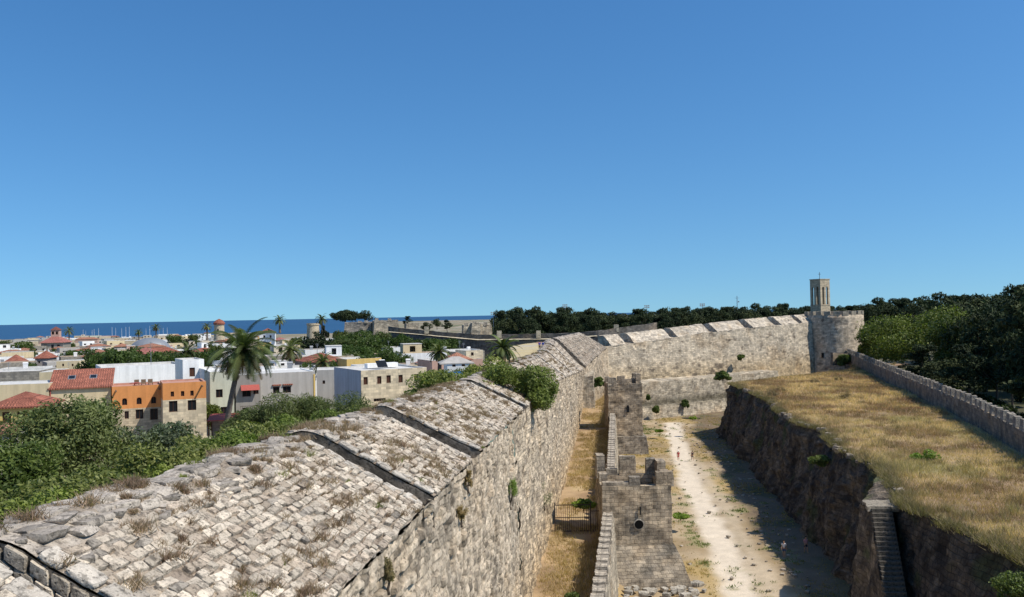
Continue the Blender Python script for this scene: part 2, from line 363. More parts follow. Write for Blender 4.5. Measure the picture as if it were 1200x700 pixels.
# ------------------------------------------------------------------ geometry lines of the fortress
def lin(xs, ys): return lambda y: np.interp(y, xs, ys)
outX = lin([0, 68, 104, 150, 185, 210], [-7.3, .85, 5.0, 11.0, 15.2, 23.2]); outZ = lin([0, 32, 68, 104, 150, 185, 195, 210], [19., 18.9, 18.6, 17.8, 15.6, 13.8, 15.6, 17.6])
rT = lin([0, 32, 45, 68, 104, 135, 185, 210], [4.3, 4.1, 4.2, 3.7, 3.7, 3.7, 6.0, 5.5]); rZ = lin([0, 20, 33, 45, 68, 104, 135, 185, 210], [21.5, 21.3, 21.1, 20.8, 20.4, 20.0, 19.5, 20.2, 20.9])
footX = lin([0, 68, 104, 180, 200], [-6.8, 1.4, 5.7, 14.2, 16.5])
lowX = lin([38, 59, 88, 158, 215], [1.9, 5.0, 9.1, 17.6, 24.3])
crX = lin([20, 85, 111, 165, 229, 258], [34, 51, 59.5, 74, 91.5, 100]); TZ = 4.1
edgeT = [(30.6, 30), (30.9, 45), (31.0, 54), (30.5, 62), (30.4, 67.5), (31.9, 71), (33.2, 78), (35.6, 91), (38.6, 109), (42, 141), (46, 181)]
edgeB = [(27, 30), (27.6, 45), (28.7, 54), (29.4, 62), (29.8, 67.5), (30.3, 71), (30.3, 78), (32.2, 91), (34.6, 109), (38.4, 141), (43.2, 184)]
_ey = np.array([30, 45, 54, 62, 67.5, 71, *np.arange(74, 181, 1.6), 181]); _eb = np.interp(_ey, [p[1] for p in edgeB], [p[0] for p in edgeB])
_ex = np.interp(_ey, [p[1] for p in edgeT], [p[0] for p in edgeT])+ss(_ey, 72, 80)*(1-ss(_ey, 172, 181))*(1.9*fbm(np.stack([_ey*.11, 0*_ey, 0*_ey], 1), 4, 91)+.35)
edgeT = list(zip(_ex, _ey)); edgeB = list(zip(_eb, _ey))
edX = lambda y: np.interp(y, _ey, _ex)
BZ = 10.6
farO = np.array([[22, 209], [36, 220], [54, 233], [70, 242], [90, 256]], float)       # far wall outer line
def farY(x): return np.interp(x, farO[:, 0], farO[:, 1])

# ------------------------------------------------------------------ world / light
SUNEL, SAZ = 52, -21      # azimuth measured from +X towards +Y
w = bpy.data.worlds.new('World'); S.world = w; w.use_nodes = True; nt = w.node_tree
bg = nt.nodes['Background']; sky = nt.nodes.new('ShaderNodeTexSky'); sky.sky_type = 'NISHITA'; sky.sun_disc = False
sky.sun_elevation = R(SUNEL); sky.sun_rotation = R(90-SAZ); sky.air_density = 1.15; sky.dust_density = .8; sky.ozone_density = 4.0; sky.altitude = 20
tc = nt.nodes.new('ShaderNodeTexCoord'); va = nt.nodes.new('ShaderNodeVectorMath'); va.operation = 'ADD'; va.inputs[1].default_value = (0, 0, .10); nt.links.new(tc.outputs['Generated'], va.inputs[0])
vz = nt.nodes.new('ShaderNodeVectorMath'); vz.operation = 'NORMALIZE'; nt.links.new(va.outputs[0], vz.inputs[0]); nt.links.new(vz.outputs[0], sky.inputs['Vector'])
hs = nt.nodes.new('ShaderNodeHueSaturation'); hs.inputs['Saturation'].default_value = 1.2; nt.links.new(sky.outputs[0], hs.inputs['Color'])
cb = nt.nodes.new('ShaderNodeMixRGB'); cb.blend_type = 'MULTIPLY'; cb.inputs[0].default_value = 1; cb.inputs[2].default_value = (.75, .985, 1.10, 1); nt.links.new(hs.outputs[0], cb.inputs[1])
nt.links.new(cb.outputs[0], bg.inputs[0]); bg.inputs[1].default_value = .13
sl = bpy.data.lights.new('sun', 'SUN'); sl.energy = 5.0; sl.angle = R(.53); sl.color = (1, .935, .83); so = bpy.data.objects.new('sun', sl); COL.objects.link(so)
d = Vector((cos(R(SUNEL))*cos(R(SAZ)), cos(R(SUNEL))*sin(R(SAZ)), sin(R(SUNEL)))); so.rotation_euler = d.to_track_quat('Z', 'Y').to_euler(); so.location = (60, -20, 120)
S.view_settings.view_transform = 'Standard'; S.view_settings.look = 'None'; S.view_settings.exposure = 0
S.render.engine = 'CYCLES'

# ------------------------------------------------------------------ ground sheets
def zt(y): return np.interp(y, [0, 130, 300, 700, 1300, 1900, 2400], [10.3, 10.3, 9, 2, -4, -7.5, -9.5])
def ground_z(X, Y):
    z = zt(Y); cr = outX(np.clip(Y, 0, 200))-rT(np.clip(Y, 0, 200))-1.5
    dl = cr-X; bank = np.where(Y < 205, ss(-dl, -15, -2.5)*np.interp(Y, [0, 60, 110], [8.9, 8.7, 8.2]), 0)
    z = z+np.where((dl > 0), bank, 0)
    z = z+np.where(X > 0, ss(X, -20, 60)*np.interp(Y, [0, 200, 260, 600, 1500, 6000], [0, 0, 2, 10, 10, 14]), 0)
    z = np.where((X > crX(np.clip(Y, 20, 258)))&(Y < 262), 7+.02*(Y-80), z)
    return z
def build_town():
    xs = np.concatenate([np.linspace(-2600, -420, 30), np.linspace(-400, -62, 60), np.linspace(-60, 130, 130), np.linspace(135, 420, 50), np.linspace(450, 5000, 40)])
    ys = np.concatenate([np.linspace(-60, 0, 8)[:-1], np.linspace(0, 270, 180), np.linspace(275, 700, 60), np.linspace(730, 2200, 40), np.linspace(2300, 7000, 12)])
    X, Y = np.meshgrid(xs, ys); Z = ground_z(X, Y)
    P = np.stack([X, Y, Z], -1).reshape(-1, 3)
    P[:, 2] += .25*fbm(P*.12, 3, 2)
    shore = 1900+60*vn(P*.004, 8)+np.where(P[:, 0] > -.19*P[:, 1], 8000, 0)
    P[:, 2] = np.where(P[:, 1] > shore, -14, P[:, 2])
    nv, nu = X.shape; i = np.arange(nv*nu).reshape(nv, nu); q = np.stack([i[:-1, :-1], i[:-1, 1:], i[1:, 1:], i[1:, :-1]], -1).reshape(-1, 4)
    c = P[q].mean(1)
    inm = (c[:, 1] < 214)&(c[:, 0] > outX(np.clip(c[:, 1], 0, 200))-rT(np.clip(c[:, 1], 0, 200))-1.)&(c[:, 0] < crX(np.clip(c[:, 1], 20, 258))+.3)
    inm |= (c[:, 1] >= 214)&(c[:, 1] < farY(c[:, 0])+3)&(c[:, 0] > 10)&(c[:, 0] < crX(np.clip(c[:, 1], 20, 258))+.3)
    q = q[~inm]
    col = mix((.30, .24, .16), (.14, .15, .07), ss(fbm(P*.05, 4, 3), -.1, .35)); col = mix(col, (.42, .38, .31), ss(fbm(P*.08+9, 3, 6), .1, .4)*.8)
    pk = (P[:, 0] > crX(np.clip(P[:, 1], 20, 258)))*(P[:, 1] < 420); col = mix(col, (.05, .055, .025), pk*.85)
    tag(mk_mesh('ground', P, [q], M['townsoil'], None, P[:, :2], col, True), kind='structure')
build_town()
seam, snt, sb = newmat('sea_water'); sb.inputs['Base Color'].default_value = (.006, .035, .115, 1); sb.inputs['Roughness'].default_value = .35; sb.inputs['Specular IOR Level'].default_value = .25
co = N(snt, 'ShaderNodeTexCoord'); nn = noise(snt, co.outputs['Object'], .02, 6, .7, (1, 1, 1)); bp = N(snt, 'ShaderNodeBump'); bp.inputs['Distance'].default_value = 3; bp.inputs['Strength'].default_value = .5; snt.links.new(nn.outputs[0], bp.inputs['Height']); snt.links.new(bp.outputs[0], sb.inputs['Normal'])
n2 = noise(snt, co.outputs['Object'], .0006, 4, .6, (.3, 1, 1)); snt.links.new(ramp(snt, n2.outputs[0], [(.3, (.006, .034, .09)), (.7, (.014, .055, .125))]), sb.inputs['Base Color'])
tag(MB().patch((-90000, 1200, -10), (90000, 1200, -10), (90000, 100000, -10), (-90000, 100000, -10), 9000).build('sea', seam), kind='structure')

# moat floor with its trodden path
def pathdist(P, pts):
    d = np.full(len(P), 1e9)
    for (a, b) in zip(pts[:-1], pts[1:]):
        a = np.array(a, float); b = np.array(b, float); ab = b-a; t = np.clip(((P[:, :2]-a)@ab)/ab.dot(ab), 0, 1)
        d = np.minimum(d, np.linalg.norm(P[:, :2]-(a+t[:, None]*ab), axis=1))
    return d
path1 = [(37, 200), (33, 176), (29.8, 152), (26.4, 128), (24.3, 110), (23, 96), (21.2, 84), (19.5, 74), (17, 60)]
path2 = [(31, 150), (27.6, 112), (25.5, 96), (23.5, 80), (22, 65)]
def moatcol(P):
    c = mix((.42, .32, .20), (.31, .225, .125), ss(fbm(P*.22, 4, 4), -.25, .25))
    c = mix(c, (.40, .28, .11), ss(fbm(P*.16+7, 4, 14), .0, .3)*.75)
    d1 = pathdist(P, path1)+.9*fbm(P*.3, 3, 9); d2 = pathdist(P, path2)+1.*fbm(P*.3, 3, 19)
    c = mix(c, (.66, .56, .43), 1-ss(d1, .9, 2.5)); c = mix(c, (.56, .46, .33), (1-ss(d2, .3, 1.8))*.6)
    sd_ = P[:, 0]-np.interp(P[:, 1], [50, 80, 115, 150, 184, 200], [23.5, 26.5, 30.0, 34.6, 38.5, 42])+1.1*fbm(P*.35, 3, 29); c = mix(c, mix((.16, .115, .075), (.085, .08, .04), ss(fbm(P*.25, 3, 39), -.1, .3)), ss(sd_, -1.2, 1.2)*.9*ss(P[:, 1], 60, 100)+ss(sd_, -1.2, 1.2)*.7*(1-ss(P[:, 1], 60, 100)))  # cliff's shadow zone deepened in the colour: darker brown soil towards the rock face
    g = greenmask(P); c = mix(c, (.30, .27, .13), g*.7)
    return c
def greenmask(P):
    n = fbm(P*.45, 4, 33); y = P[:, 1]; x = P[:, 0]
    d1 = pathdist(P, path1); side = (x < np.interp(y, [p[1] for p in path1[::-1]], [p[0] for p in path1[::-1]]))
    near = side*np.exp(-((d1-2.6)/1.2)**2)*ss(y, 78, 95)*(1-ss(y, 112, 132))
    mid = np.exp(-((x-np.interp(y, [80, 115, 150], [27.5, 29.3, 33.5]))/1.3)**2)*ss(y, 80, 90)*(1-ss(y, 140, 160))
    farp = np.exp(-((x-29)/4)**2-((y-190)/12)**2)*.9
    return ss(n+.8*fbm(P*1.6, 2, 35)+.8*np.maximum(np.maximum(near, mid*.75), farp), .6, .95)
def build_moat():
    xs = np.arange(3, 64, .5); ys = np.arange(25, 245, .5); X, Y = np.meshgrid(xs, ys); P = np.stack([X, Y, 0*X], -1).reshape(-1, 3)
    z = .18*fbm(P*.12, 3, 1)+.05*fbm(P*.7, 2, 2)-.05; d = pathdist(P, path1); z = z-.12*(1-ss(d, 1, 3))
    z = z+ss(-(P[:, 0]-(lowX(P[:, 1])+3)), 0, 2.5)*.9*(1-ss(P[:, 1], 85, 120))      # rubble heaped at the foot of the low wall
    P[:, 2] = z
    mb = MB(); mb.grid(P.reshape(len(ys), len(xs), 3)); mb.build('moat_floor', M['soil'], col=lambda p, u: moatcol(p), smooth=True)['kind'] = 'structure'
    r = np.random.default_rng(5); n = 60000; Q = np.stack([r.uniform(9, 50, n), r.uniform(48, 215, n), np.zeros(n)], 1)
    k = (Q[:, 0] > lowX(Q[:, 1])+1)&(Q[:, 0] < np.interp(Q[:, 1], [30, 54, 184, 220], [27, 28.5, 43, 60])+.5)
    g = greenmask(Q); d = np.minimum(pathdist(Q, path1), pathdist(Q, path2)); dry = (.15+.85*ss(fbm(Q*.16+7, 4, 14), -.1, .3))*ss(d, 1.5, 3.0)
    for mask, nm, lb, c1, c2, h in ((r.random(n) < g*.9, 'green_weeds', 'low green weeds beside the sandy moat path', (.06, .10, .02), (.16, .20, .05), .22),
                                   (r.random(n) < dry*.35, 'dry_grass', 'sparse yellow grass on the moat floor', (.45, .33, .14), (.30, .22, .09), .2)):
        q = Q[k&mask]; q[:, 2] = .0
        blades(nm, q, h, c1, c2, lb, 'grass', 5, .045, .16, .6, 3, 'leaf' if 'green' in nm else 'dry')
build_moat()
PEB = True

# terrace between the rampart and the low wall
def build_terrace():
    ys = np.arange(30, 214, .6); ts = np.linspace(0, 1, 14); Y, Tt = np.meshgrid(ys, ts, indexing='ij'); a = footX(Y)-.6; b = lowX(Y)+.3
    Z = TZ+.0*Y+.25*(1-Tt)+np.where(Y > 165, (Y-165)*.06, 0)
    P = np.stack([a+(b-a)*Tt, Y, Z], -1); f = P.reshape(-1, 3); f[:, 2] += .15*fbm(f*.5, 3, 3)
    def col(p, u):
        c = mix((.42, .29, .16), (.27, .18, .10), ss(fbm(p*.35, 4, 4), -.2, .3)); c = mix(c, (.5, .38, .2), ss(fbm(p*.3+4, 3, 8), .1, .4)*.6)
        return c
    mb = MB(); mb.grid(f.reshape(P.shape)); mb.build('terrace_ground', M['soil'], col=col, smooth=True)['kind'] = 'structure'
    r = np.random.default_rng(8); n = 9000; y = r.uniform(48, 205, n); t = r.random(n); x = footX(y)+.2+(lowX(y)-footX(y)-.4)*t
    Q = np.stack([x, y, TZ+.15+np.where(y > 165, (y-165)*.06, 0)], 1); dens = ss(fbm(Q*.3, 3, 44), -.35, .2)
    Q = Q[r.random(n) < dens]; blades('dry_grass', Q, .42, (.56, .42, .25), (.36, .245, .14), 'knee high golden grass on the terrace behind the low wall', 'grass', 7, .03, .15, .45, 9)
build_terrace()

# grassy bank on top of the counterscarp
def bankz(X, Y): return BZ+.35*fbm(np.stack([X, Y, 0*X], -1).reshape(-1, 3)*.08, 3, 6).reshape(np.shape(X))
def bankback(x): return np.minimum(farY(x)-11, 240)
def build_bank():
    ys = np.concatenate([np.arange(28, 110, .6), np.arange(110, 246, 1.2)]); ts = np.linspace(0, 1, 60); Y, Tt = np.meshgrid(ys, ts, indexing='ij')
    a = np.where(Y < 181, edX(Y), 46+(Y-181)*1.15)-.15; b = crX(Y)+1
    X = a+(b-a)*Tt; Z = bankz(X, Y)-.35*np.exp(-((X-a)/.8)**2); P = np.stack([X, Y, Z], -1)
    def col(p, u):
        c = mix((.38, .27, .15), (.25, .165, .10), ss(fbm(p*.14, 4, 4), -.2, .35)); c = mix(c, (.22, .15, .10), ss(fbm(p*.2+4, 4, 8), .08, .4)*.8); c = mix(c, (.2, .2, .07), ss(fbm(p*.11+24, 3, 81), .2, .5)*.6)
        return c
    mb = MB(); mb.grid(P); mb.build('bank_ground', M['soil'], col=col, smooth=True)['kind'] = 'structure'
    r = np.random.default_rng(18); n = 90000; y = 42+(240-42)*r.random(n)**1.35; a = np.where(y < 181, edX(y), 46+(y-181)*1.15)+.1; b = crX(y)-.6; t = r.random(n)
    x = a+(b-a)*t; k = r.random(n) < (b-a)/50; x = x[k]; y = y[k]; Q = np.stack([x, y, bankz(x, y)], 1)
    C = mix((.60, .455, .28), (.37, .25, .145), ss(fbm(Q*.14, 4, 4), -.2, .35)); C = mix(C, (.24, .155, .11), ss(fbm(Q*.28+4, 4, 8), .02, .32)*.85); C = mix(C, (.24, .22, .09), ss(fbm(Q*.11+24, 3, 81), .28, .55)*.4)
    near = np.exp(-((x-np.where(y < 181, edX(y), 46+(y-181)*1.15))/1.5)**2); C = mix(C, (.24, .18, .12), near*.8)
    h = .34+.34*fbm(Q*.45, 3, 12)+.16*r.random(len(Q)); m = y < 125
    blades('tall_grass', Q[m], h[m], None, None, 'tall golden dry grass covering the near bank above the moat', 'grass', 6, .022, .2, .4, 5, C=C[m])
    blades('tall_grass', Q[~m], h[~m], None, None, 'straw coloured grass on the far half of the bank by the round tower', 'grass', 4, .05, .3, .4, 6, C=C[~m])
build_bank()
r = np.random.default_rng(38); n = 620; y = 46+190*r.random(n)**1.2; a = np.where(y < 181, edX(y), 46+(y-181)*1.15); x = a+.3+(crX(y)-a-1.2)*r.random(n)**1.4; Q = np.stack([x, y, bankz(x, y)], 1)
blades('dry_scrub', Q, .5+.35*r.random(n), (.20, .14, .10), (.42, .33, .20), 'taller brown scrub clumps standing out of the bank grass', 'scrub', 44, .02, .28, .45, 39, cn=.6)

# stone template (rounded block)
def block_template(n=4):
    V = []; F4 = []; k = 0; a = np.linspace(-1, 1, n+1)
    for ax, sg in ((2, 1), (0, 1), (0, -1), (1, 1), (1, -1)):
        A, B = np.meshgrid(a, a); P = np.zeros((n+1, n+1, 3)); o = [i for i in range(3) if i != ax]; P[..., ax] = sg; P[..., o[0]] = A; P[..., o[1]] = B
        V.append(P.reshape(-1, 3)); i = np.arange((n+1)**2).reshape(n+1, n+1)+k; q = np.stack([i[:-1, :-1], i[:-1, 1:], i[1:, 1:], i[1:, :-1]], -1).reshape(-1, 4)
        if (sg < 0) ^ (ax == 1): q = q[:, ::-1]
        F4.append(q); k += (n+1)**2
    V = np.vstack(V); V = V/((np.abs(V)**11).sum(1)**(1/11))[:, None]; return V, np.vstack(F4)
TV, TF = block_template()
def stones(mb, C, EX, EY, EZ, rs, rough=.22, cols=None):
    """C centres (n,3), E* half axes (n,3)"""
    n = len(C); m = len(TV); T = np.repeat(TV[None], n, 0); sh = np.random.default_rng(rs).normal(size=(n, 1, 3))*9
    W = (T*1.4+sh).reshape(-1, 3); D = vfbm(W, 2, rs).reshape(n, m, 3)*rough; T = T+D
    P = C[:, None]+T[..., 0:1]*EX[:, None]+T[..., 1:2]*EY[:, None]+T[..., 2:3]*EZ[:, None]
    F4 = (TF[None]+(np.arange(n)*m)[:, None, None]).reshape(-1, 4); mb.add(P.reshape(-1, 3), F4); return np.repeat(cols, m, 0)
# ------------------------------------------------------------------ counterscarp (rock cut moat side)
cs = empty('counterscarp_wall', (38, 110, 0), 0, 'tall dark rock and earth face forming the right side of the moat', 'wall')
def sheet(pb, pt, res, zres=None):
    """ruled grid between two 3D polylines with the same number of points"""
    pb = np.asarray(pb, float); pt = np.asarray(pt, float); L = np.concatenate([[0], np.cumsum(np.linalg.norm(np.diff((pb+pt)/2, axis=0), axis=1))])
    n = max(2, int(L[-1]/res)); s = np.linspace(0, L[-1], n+1)
    A = np.stack([np.interp(s, L, pb[:, k]) for k in range(3)], 1); B = np.stack([np.interp(s, L, pt[:, k]) for k in range(3)], 1)
    hgt = np.linalg.norm(pt-pb, axis=1).max(); m = max(1, int(hgt/(zres or res))); t = np.linspace(0, 1, m+1)[:, None, None]
    return A[None]*(1-t)+B[None]*t, np.stack(np.broadcast_arrays(s[None, :], A[None, :, 2]+(B-A)[None, :, 2]*t[..., 0]), -1)
def put(o, parent):
    o.parent = parent; o.location = -Vector(parent.location); return o
pb = [(x, y, -.4) for x, y in edgeB]+[(52, 199, -.4), (64, 214, -.4), (80, 226, -.4), (100, 236, -.4)]; pt = [(x, y, BZ) for x, y in edgeT]+[(54, 188, BZ+.2), (68, 201, BZ), (86, 216, BZ), (104, 226, BZ)]
G, UV = sheet(pb, pt, .33)
def csx(V, UV):
    n1 = fbm(V*np.array([.3, .3, .2]), 4, 3); n2 = fbm(V*np.array([1.1, 1.1, 1.3]), 3, 13); k = np.clip((V[:, 2]+.4)/11, 0, 1)
    lean = (n1*1.3+n2*.45)*(1-k**6); V = V.copy(); V[:, 0] += lean; V[:, 1] -= lean*.2; V[:, 0] -= .35*np.exp(-((V[:, 2]-9.2)/.5)**2)*(fbm(V*.5, 2, 8) > 0)
    return V
def cscol(P, UV):
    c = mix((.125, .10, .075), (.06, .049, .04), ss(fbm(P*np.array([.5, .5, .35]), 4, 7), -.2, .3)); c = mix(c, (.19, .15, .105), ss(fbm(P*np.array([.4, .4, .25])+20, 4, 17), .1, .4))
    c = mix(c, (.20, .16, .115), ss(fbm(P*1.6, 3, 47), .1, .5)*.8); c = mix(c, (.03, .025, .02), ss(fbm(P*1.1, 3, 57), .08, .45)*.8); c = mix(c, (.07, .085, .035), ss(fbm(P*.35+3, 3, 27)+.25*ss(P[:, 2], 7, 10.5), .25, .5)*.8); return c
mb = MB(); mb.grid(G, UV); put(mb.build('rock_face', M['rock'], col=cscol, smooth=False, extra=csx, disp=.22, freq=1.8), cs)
# ragged scrub hanging over the lip
r = np.random.default_rng(28); n = 5200; t = r.random(n)*len(edgeT[:-1]); yy = r.uniform(44, 181, n); xx = edX(yy)-.5+1.1*r.random(n); dn = ss(fbm(np.stack([xx, yy, 0*xx], 1)*.4, 3, 2), -.25, .3)
kk = r.random(n) < dn; Q = np.stack([xx, yy, BZ-.25+.2*r.random(n)], 1)[kk]
blades('overhanging_scrub', Q, .55, (.13, .11, .06), (.34, .27, .16), 'brown and grey scrub hanging over the edge of the moat bank', 'scrub', 8, .03, .22, .7, 15)

r = np.random.default_rng(41); n = 620; y = r.uniform(60, 200, n); x = np.interp(y, [60, 120, 200], [10, 17, 25])+r.random(n)*np.interp(y, [60, 120, 200], [16, 18, 22]); L = r.uniform(.05, .24, n); a = r.uniform(0, 6, n); k = (r.random(n) < .25)|(np.abs(x-np.interp(y, [60, 80, 115, 150, 184], [25, 27.5, 31.5, 36, 40])) < 3)
C = np.stack([x, y, .02+0*y], 1)[k]; L = L[k]; a = a[k]; EX = np.stack([np.cos(a), np.sin(a), 0*a], 1)*L[:, None]; EY = np.stack([-np.sin(a), np.cos(a), 0*a], 1)*(L*.8)[:, None]; EZ = np.stack([0*a, 0*a, L*.5], 1)
mb = MB(); cq = stones(mb, C, EX, EY, EZ, 9, .3, np.array((.46, .39, .30))*r.uniform(.6, 1.2, len(C))[:, None]); tag(mb.build('fallen_stones', M['paving'], col=lambda P, U: cq, smooth=True), 'small fallen stones scattered over the moat floor', 'stones', None, 'stuff')
# rocks breaking out along the lip
r = np.random.default_rng(31); n = 260; y = r.uniform(72, 178, n)**1.0; x = edX(y)-.3+.9*r.random(n); L = r.uniform(.1, .5, n)**1.2; a = r.uniform(0, 6, n)
C = np.stack([x, y, BZ-.35+.35*r.random(n)], 1); EX = np.stack([np.cos(a), np.sin(a), 0*a], 1)*L[:, None]; EY = np.stack([-np.sin(a), np.cos(a), 0*a], 1)*(L*.8)[:, None]; EZ = np.stack([0*a, 0*a, L*.6], 1)
mb = MB(); cl_ = stones(mb, C, EX, EY, EZ, 8, .35, np.array((.30, .25, .19))*r.uniform(.6, 1.2, n)[:, None]); put(mb.build('lip_rocks', M['paving'], col=lambda P, U: cl_, smooth=True), cs)['kind'] = 'stuff'
# staircase
st = empty('stone_staircase', (28.4, 68, 10), 0, 'steep stone staircase cut against the dark right side of the moat', 'staircase')
nst = 36; x0, y0, z0 = 28.2, 68.2, 10.2; run = .31; rise = .285; SX = .27; SW = 1.5
land = MB(); land.prism([(27.9, 68.0, 9.8), (30.6, 68.0, 9.8), (31.6, 70.4, 9.8), (28.4, 70.2, 9.8)], [(27.9, 68.0, 10.2), (30.6, 68.0, 10.2), (31.6, 70.4, 10.25), (28.4, 70.2, 10.25)], .3)
put(land.build('landing', M['paving'], disp=.12, freq=1.2, col=(.34, .29, .22)), st)
sm = None
for i in range(nst):
    yb = y0-run*i; zb = z0-rise*(i+1); xb = x0-SX*run*i
    if sm is None:
        m_ = MB(); m_.box((0, 0, 0), (SW+.1, .55, .34), 0, 1, .18); sm = m_.build('step', M['paving'], None, disp=.06, freq=1.6, col=(.12, .105, .085)); o = sm
    else: o = sm.copy(); COL.objects.link(o)
    o.location = Vector((xb+SW/2, yb-run/2, zb))-Vector(st.location); o.parent = st; o.rotation_euler = (0, 0, R(random.uniform(-2, 2)))
yE = y0-run*nst; xE = x0-SX*run*nst
sw = MB(); G, UV = sheet([(27.0, 70.5, -.3), (x0-1.0, y0, -.3), (xE-.6, yE, -.3)], [(x0+.1, 70.4, 10.1), (x0-.02, y0, 10.05), (xE, yE, -.2)], .3); sw.grid(G, UV)
G, UV = sheet([(x0-.9, y0, -.3), (xE-.5, yE, -.3)], [(x0+2.6, y0, -.3), (xE+2.6, yE, -.3)], 1); sw.grid(G, UV)
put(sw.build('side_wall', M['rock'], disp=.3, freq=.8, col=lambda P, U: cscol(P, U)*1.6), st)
# rock cheek rising on the inner side of the flight
G, UV = sheet([(x0+SW+.15, 68.6, -.3), (xE+SW+.05, yE, -.3), (xE+SW-.8, yE-3.5, -.3), (25, 40, -.3)], [(30.35, 68.6, BZ), (30.4, 62, BZ-.05), (30.8, 54, BZ-.05), (30.8, 40, BZ-.05)], .3); sw = MB(); sw.grid(G, UV)
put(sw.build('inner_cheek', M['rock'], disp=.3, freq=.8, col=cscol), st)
sw = MB(); G, UV = sheet([(30.3, 77.5, -.3), (28.6, 73, -.3), (27.0, 70.2, -.3)], [(32.9, 78.2, BZ), (30.4, 73.5, 10.45), (28.4, 70.3, 10.15)], .3); sw.grid(G, UV)
sw.patch((28.4, 70.3, 10.15), (31.9, 70.2, 10.5), (33.2, 78, BZ), (32.9, 78.2, BZ), .3)
put(sw.build('buttress', M['rock'], disp=.35, freq=.8, col=lambda P, U: cscol(P, U)*1.5), st)

# ------------------------------------------------------------------ main rampart
ram = empty('rampart_wall', (-3, 45, 0), 0, 'long pale stone rampart with sloping stone topped parapets running away from the viewer', 'fortress wall')
PER = np.array([-1, .12, 0])/math.hypot(1, .12); ALO = np.array([.12, 1, 0])/math.hypot(1, .12)
def surf_pt(s, t, dz=0):
    """point on sloping parapet: s = Y along outer edge, t metres inward"""
    s = np.asarray(s, float); t = np.asarray(t, float); T = rT(s); f = t/T
    z = outZ(s)+(rZ(s)-outZ(s))*np.minimum(f, 1)+np.where(t > T, (.45*np.sin(np.clip((t-T)/2.4, 0, 1)*pi)-np.maximum(0, t-T-1.9)*1.2), 0)
    return np.stack([outX(s)+PER[0]*t, s+PER[1]*t, z+dz], -1)
# outer battered face
def facecol(P, UV):
    f = stonecol((.58, .475, .35), dk=.3, wm=.35, sc=.3, amp=.3)(P, UV); n0 = fbm(P*.9, 2, 5); q_ = UV[:, 1]/.34+.35*n0; row = np.floor(q_); w_ = (UV[:, 0]+hsh(row, s=3)*.62)/.62; jt = np.maximum(1-ss(np.abs(q_-row-.5), .5, .30), 1-ss(np.abs(w_-np.floor(w_)-.5), .5, .40)); f = f*(1-.6*jt*(P[:, 1] < 62)*(.8+.6*n0))[:, None]; hl = ss(fbm(P*np.array([1, 1, 1.3])*.9, 4, 63), .3, .48); f = mix(f, (.15, .12, .09), hl*.75); lo = ss(-P[:, 2], -12, -4); return mix(f, f*np.array([.95, .86, .7]), lo*.7)
def facex(V, UV):
    row = np.floor(UV[:, 1]/.34+.35*fbm(V*.9, 2, 5)); off = hsh(row, s=3)*.62; cl = np.floor((UV[:, 0]+off)/.62)
    dx = .085*hsh(row, cl, s=19)+.04*hsh(row, s=8); worn = ss(fbm(V*.35, 3, 71), .1, .4); q_ = UV[:, 1]/.34+.35*fbm(V*.9, 2, 5); w_ = (UV[:, 0]+off)/.62; jt = np.maximum(1-ss(np.abs(q_-np.floor(q_)-.5), .5, .30), 1-ss(np.abs(w_-np.floor(w_)-.5), .5, .40)); dx = dx-.05*jt; dx = dx-.16*worn*(.5+.5*hsh(row, cl, s=29)); V = V.copy(); V[:, 0] += dx; return V
def face_sheet(ya, yb, res):
    ys = np.linspace(ya, yb, max(2, int((yb-ya)/2))+1); G, UV = sheet(np.stack([footX(ys), ys, 0*ys+3.6], 1), surf_pt(ys, 0*ys, -.12)-np.array([0, 0, .0]), res, res); UV = UV+np.array([ya, 0]); mb = MB(); mb.grid(G, UV); return mb
put(face_sheet(14, 60, .085).build('wall_face', M['rampart_near'], col=facecol, extra=facex, disp=.06, freq=1.3), ram)
put(face_sheet(60, 187, .3).build('wall_face', M['rampart'], col=facecol, extra=facex, disp=.22, freq=.8), ram)
# wall walk, inner face
ys = np.linspace(2, 205, 60); T = rT(ys)+2.0; mb = MB(); a = surf_pt(ys, T); a[:, 2] = np.interp(ys, [0, 100, 115, 205], [18.6, 18.6, 19.2, 19.3]); b = a.copy(); b[:, 0] -= np.interp(ys, [0, 100, 125, 150, 205], [4.5, 4.5, 5.3, 6.5, 7.5]); G, UV = sheet(b, a, .6, .6); mb.grid(G, UV)
put(mb.build('wall_walk', M['soil'], disp=.12, freq=.6, col=lambda P, U: mix((.50, .40, .22), (.46, .40, .30), ss(fbm(P*.3, 3, 3), -.2, .3)), smooth=True), ram)
mb = MB(); c = b.copy(); c[:, 2] = 8; c[:, 0] -= .4; G, UV = sheet(c, b, .8, .8); mb.grid(G, UV); t2 = surf_pt(ys, rT(ys)+2.0); t2[:, 2] = rZ(ys)-.2; a2 = a.copy(); a2[:, 2] -= .1; G, UV = sheet(a2, t2, .6, .5); mb.grid(G, UV)
put(mb.build('inner_face', M['rampart'], disp=.15, freq=.9, col=stonecol((.4, .35, .27))), ram)

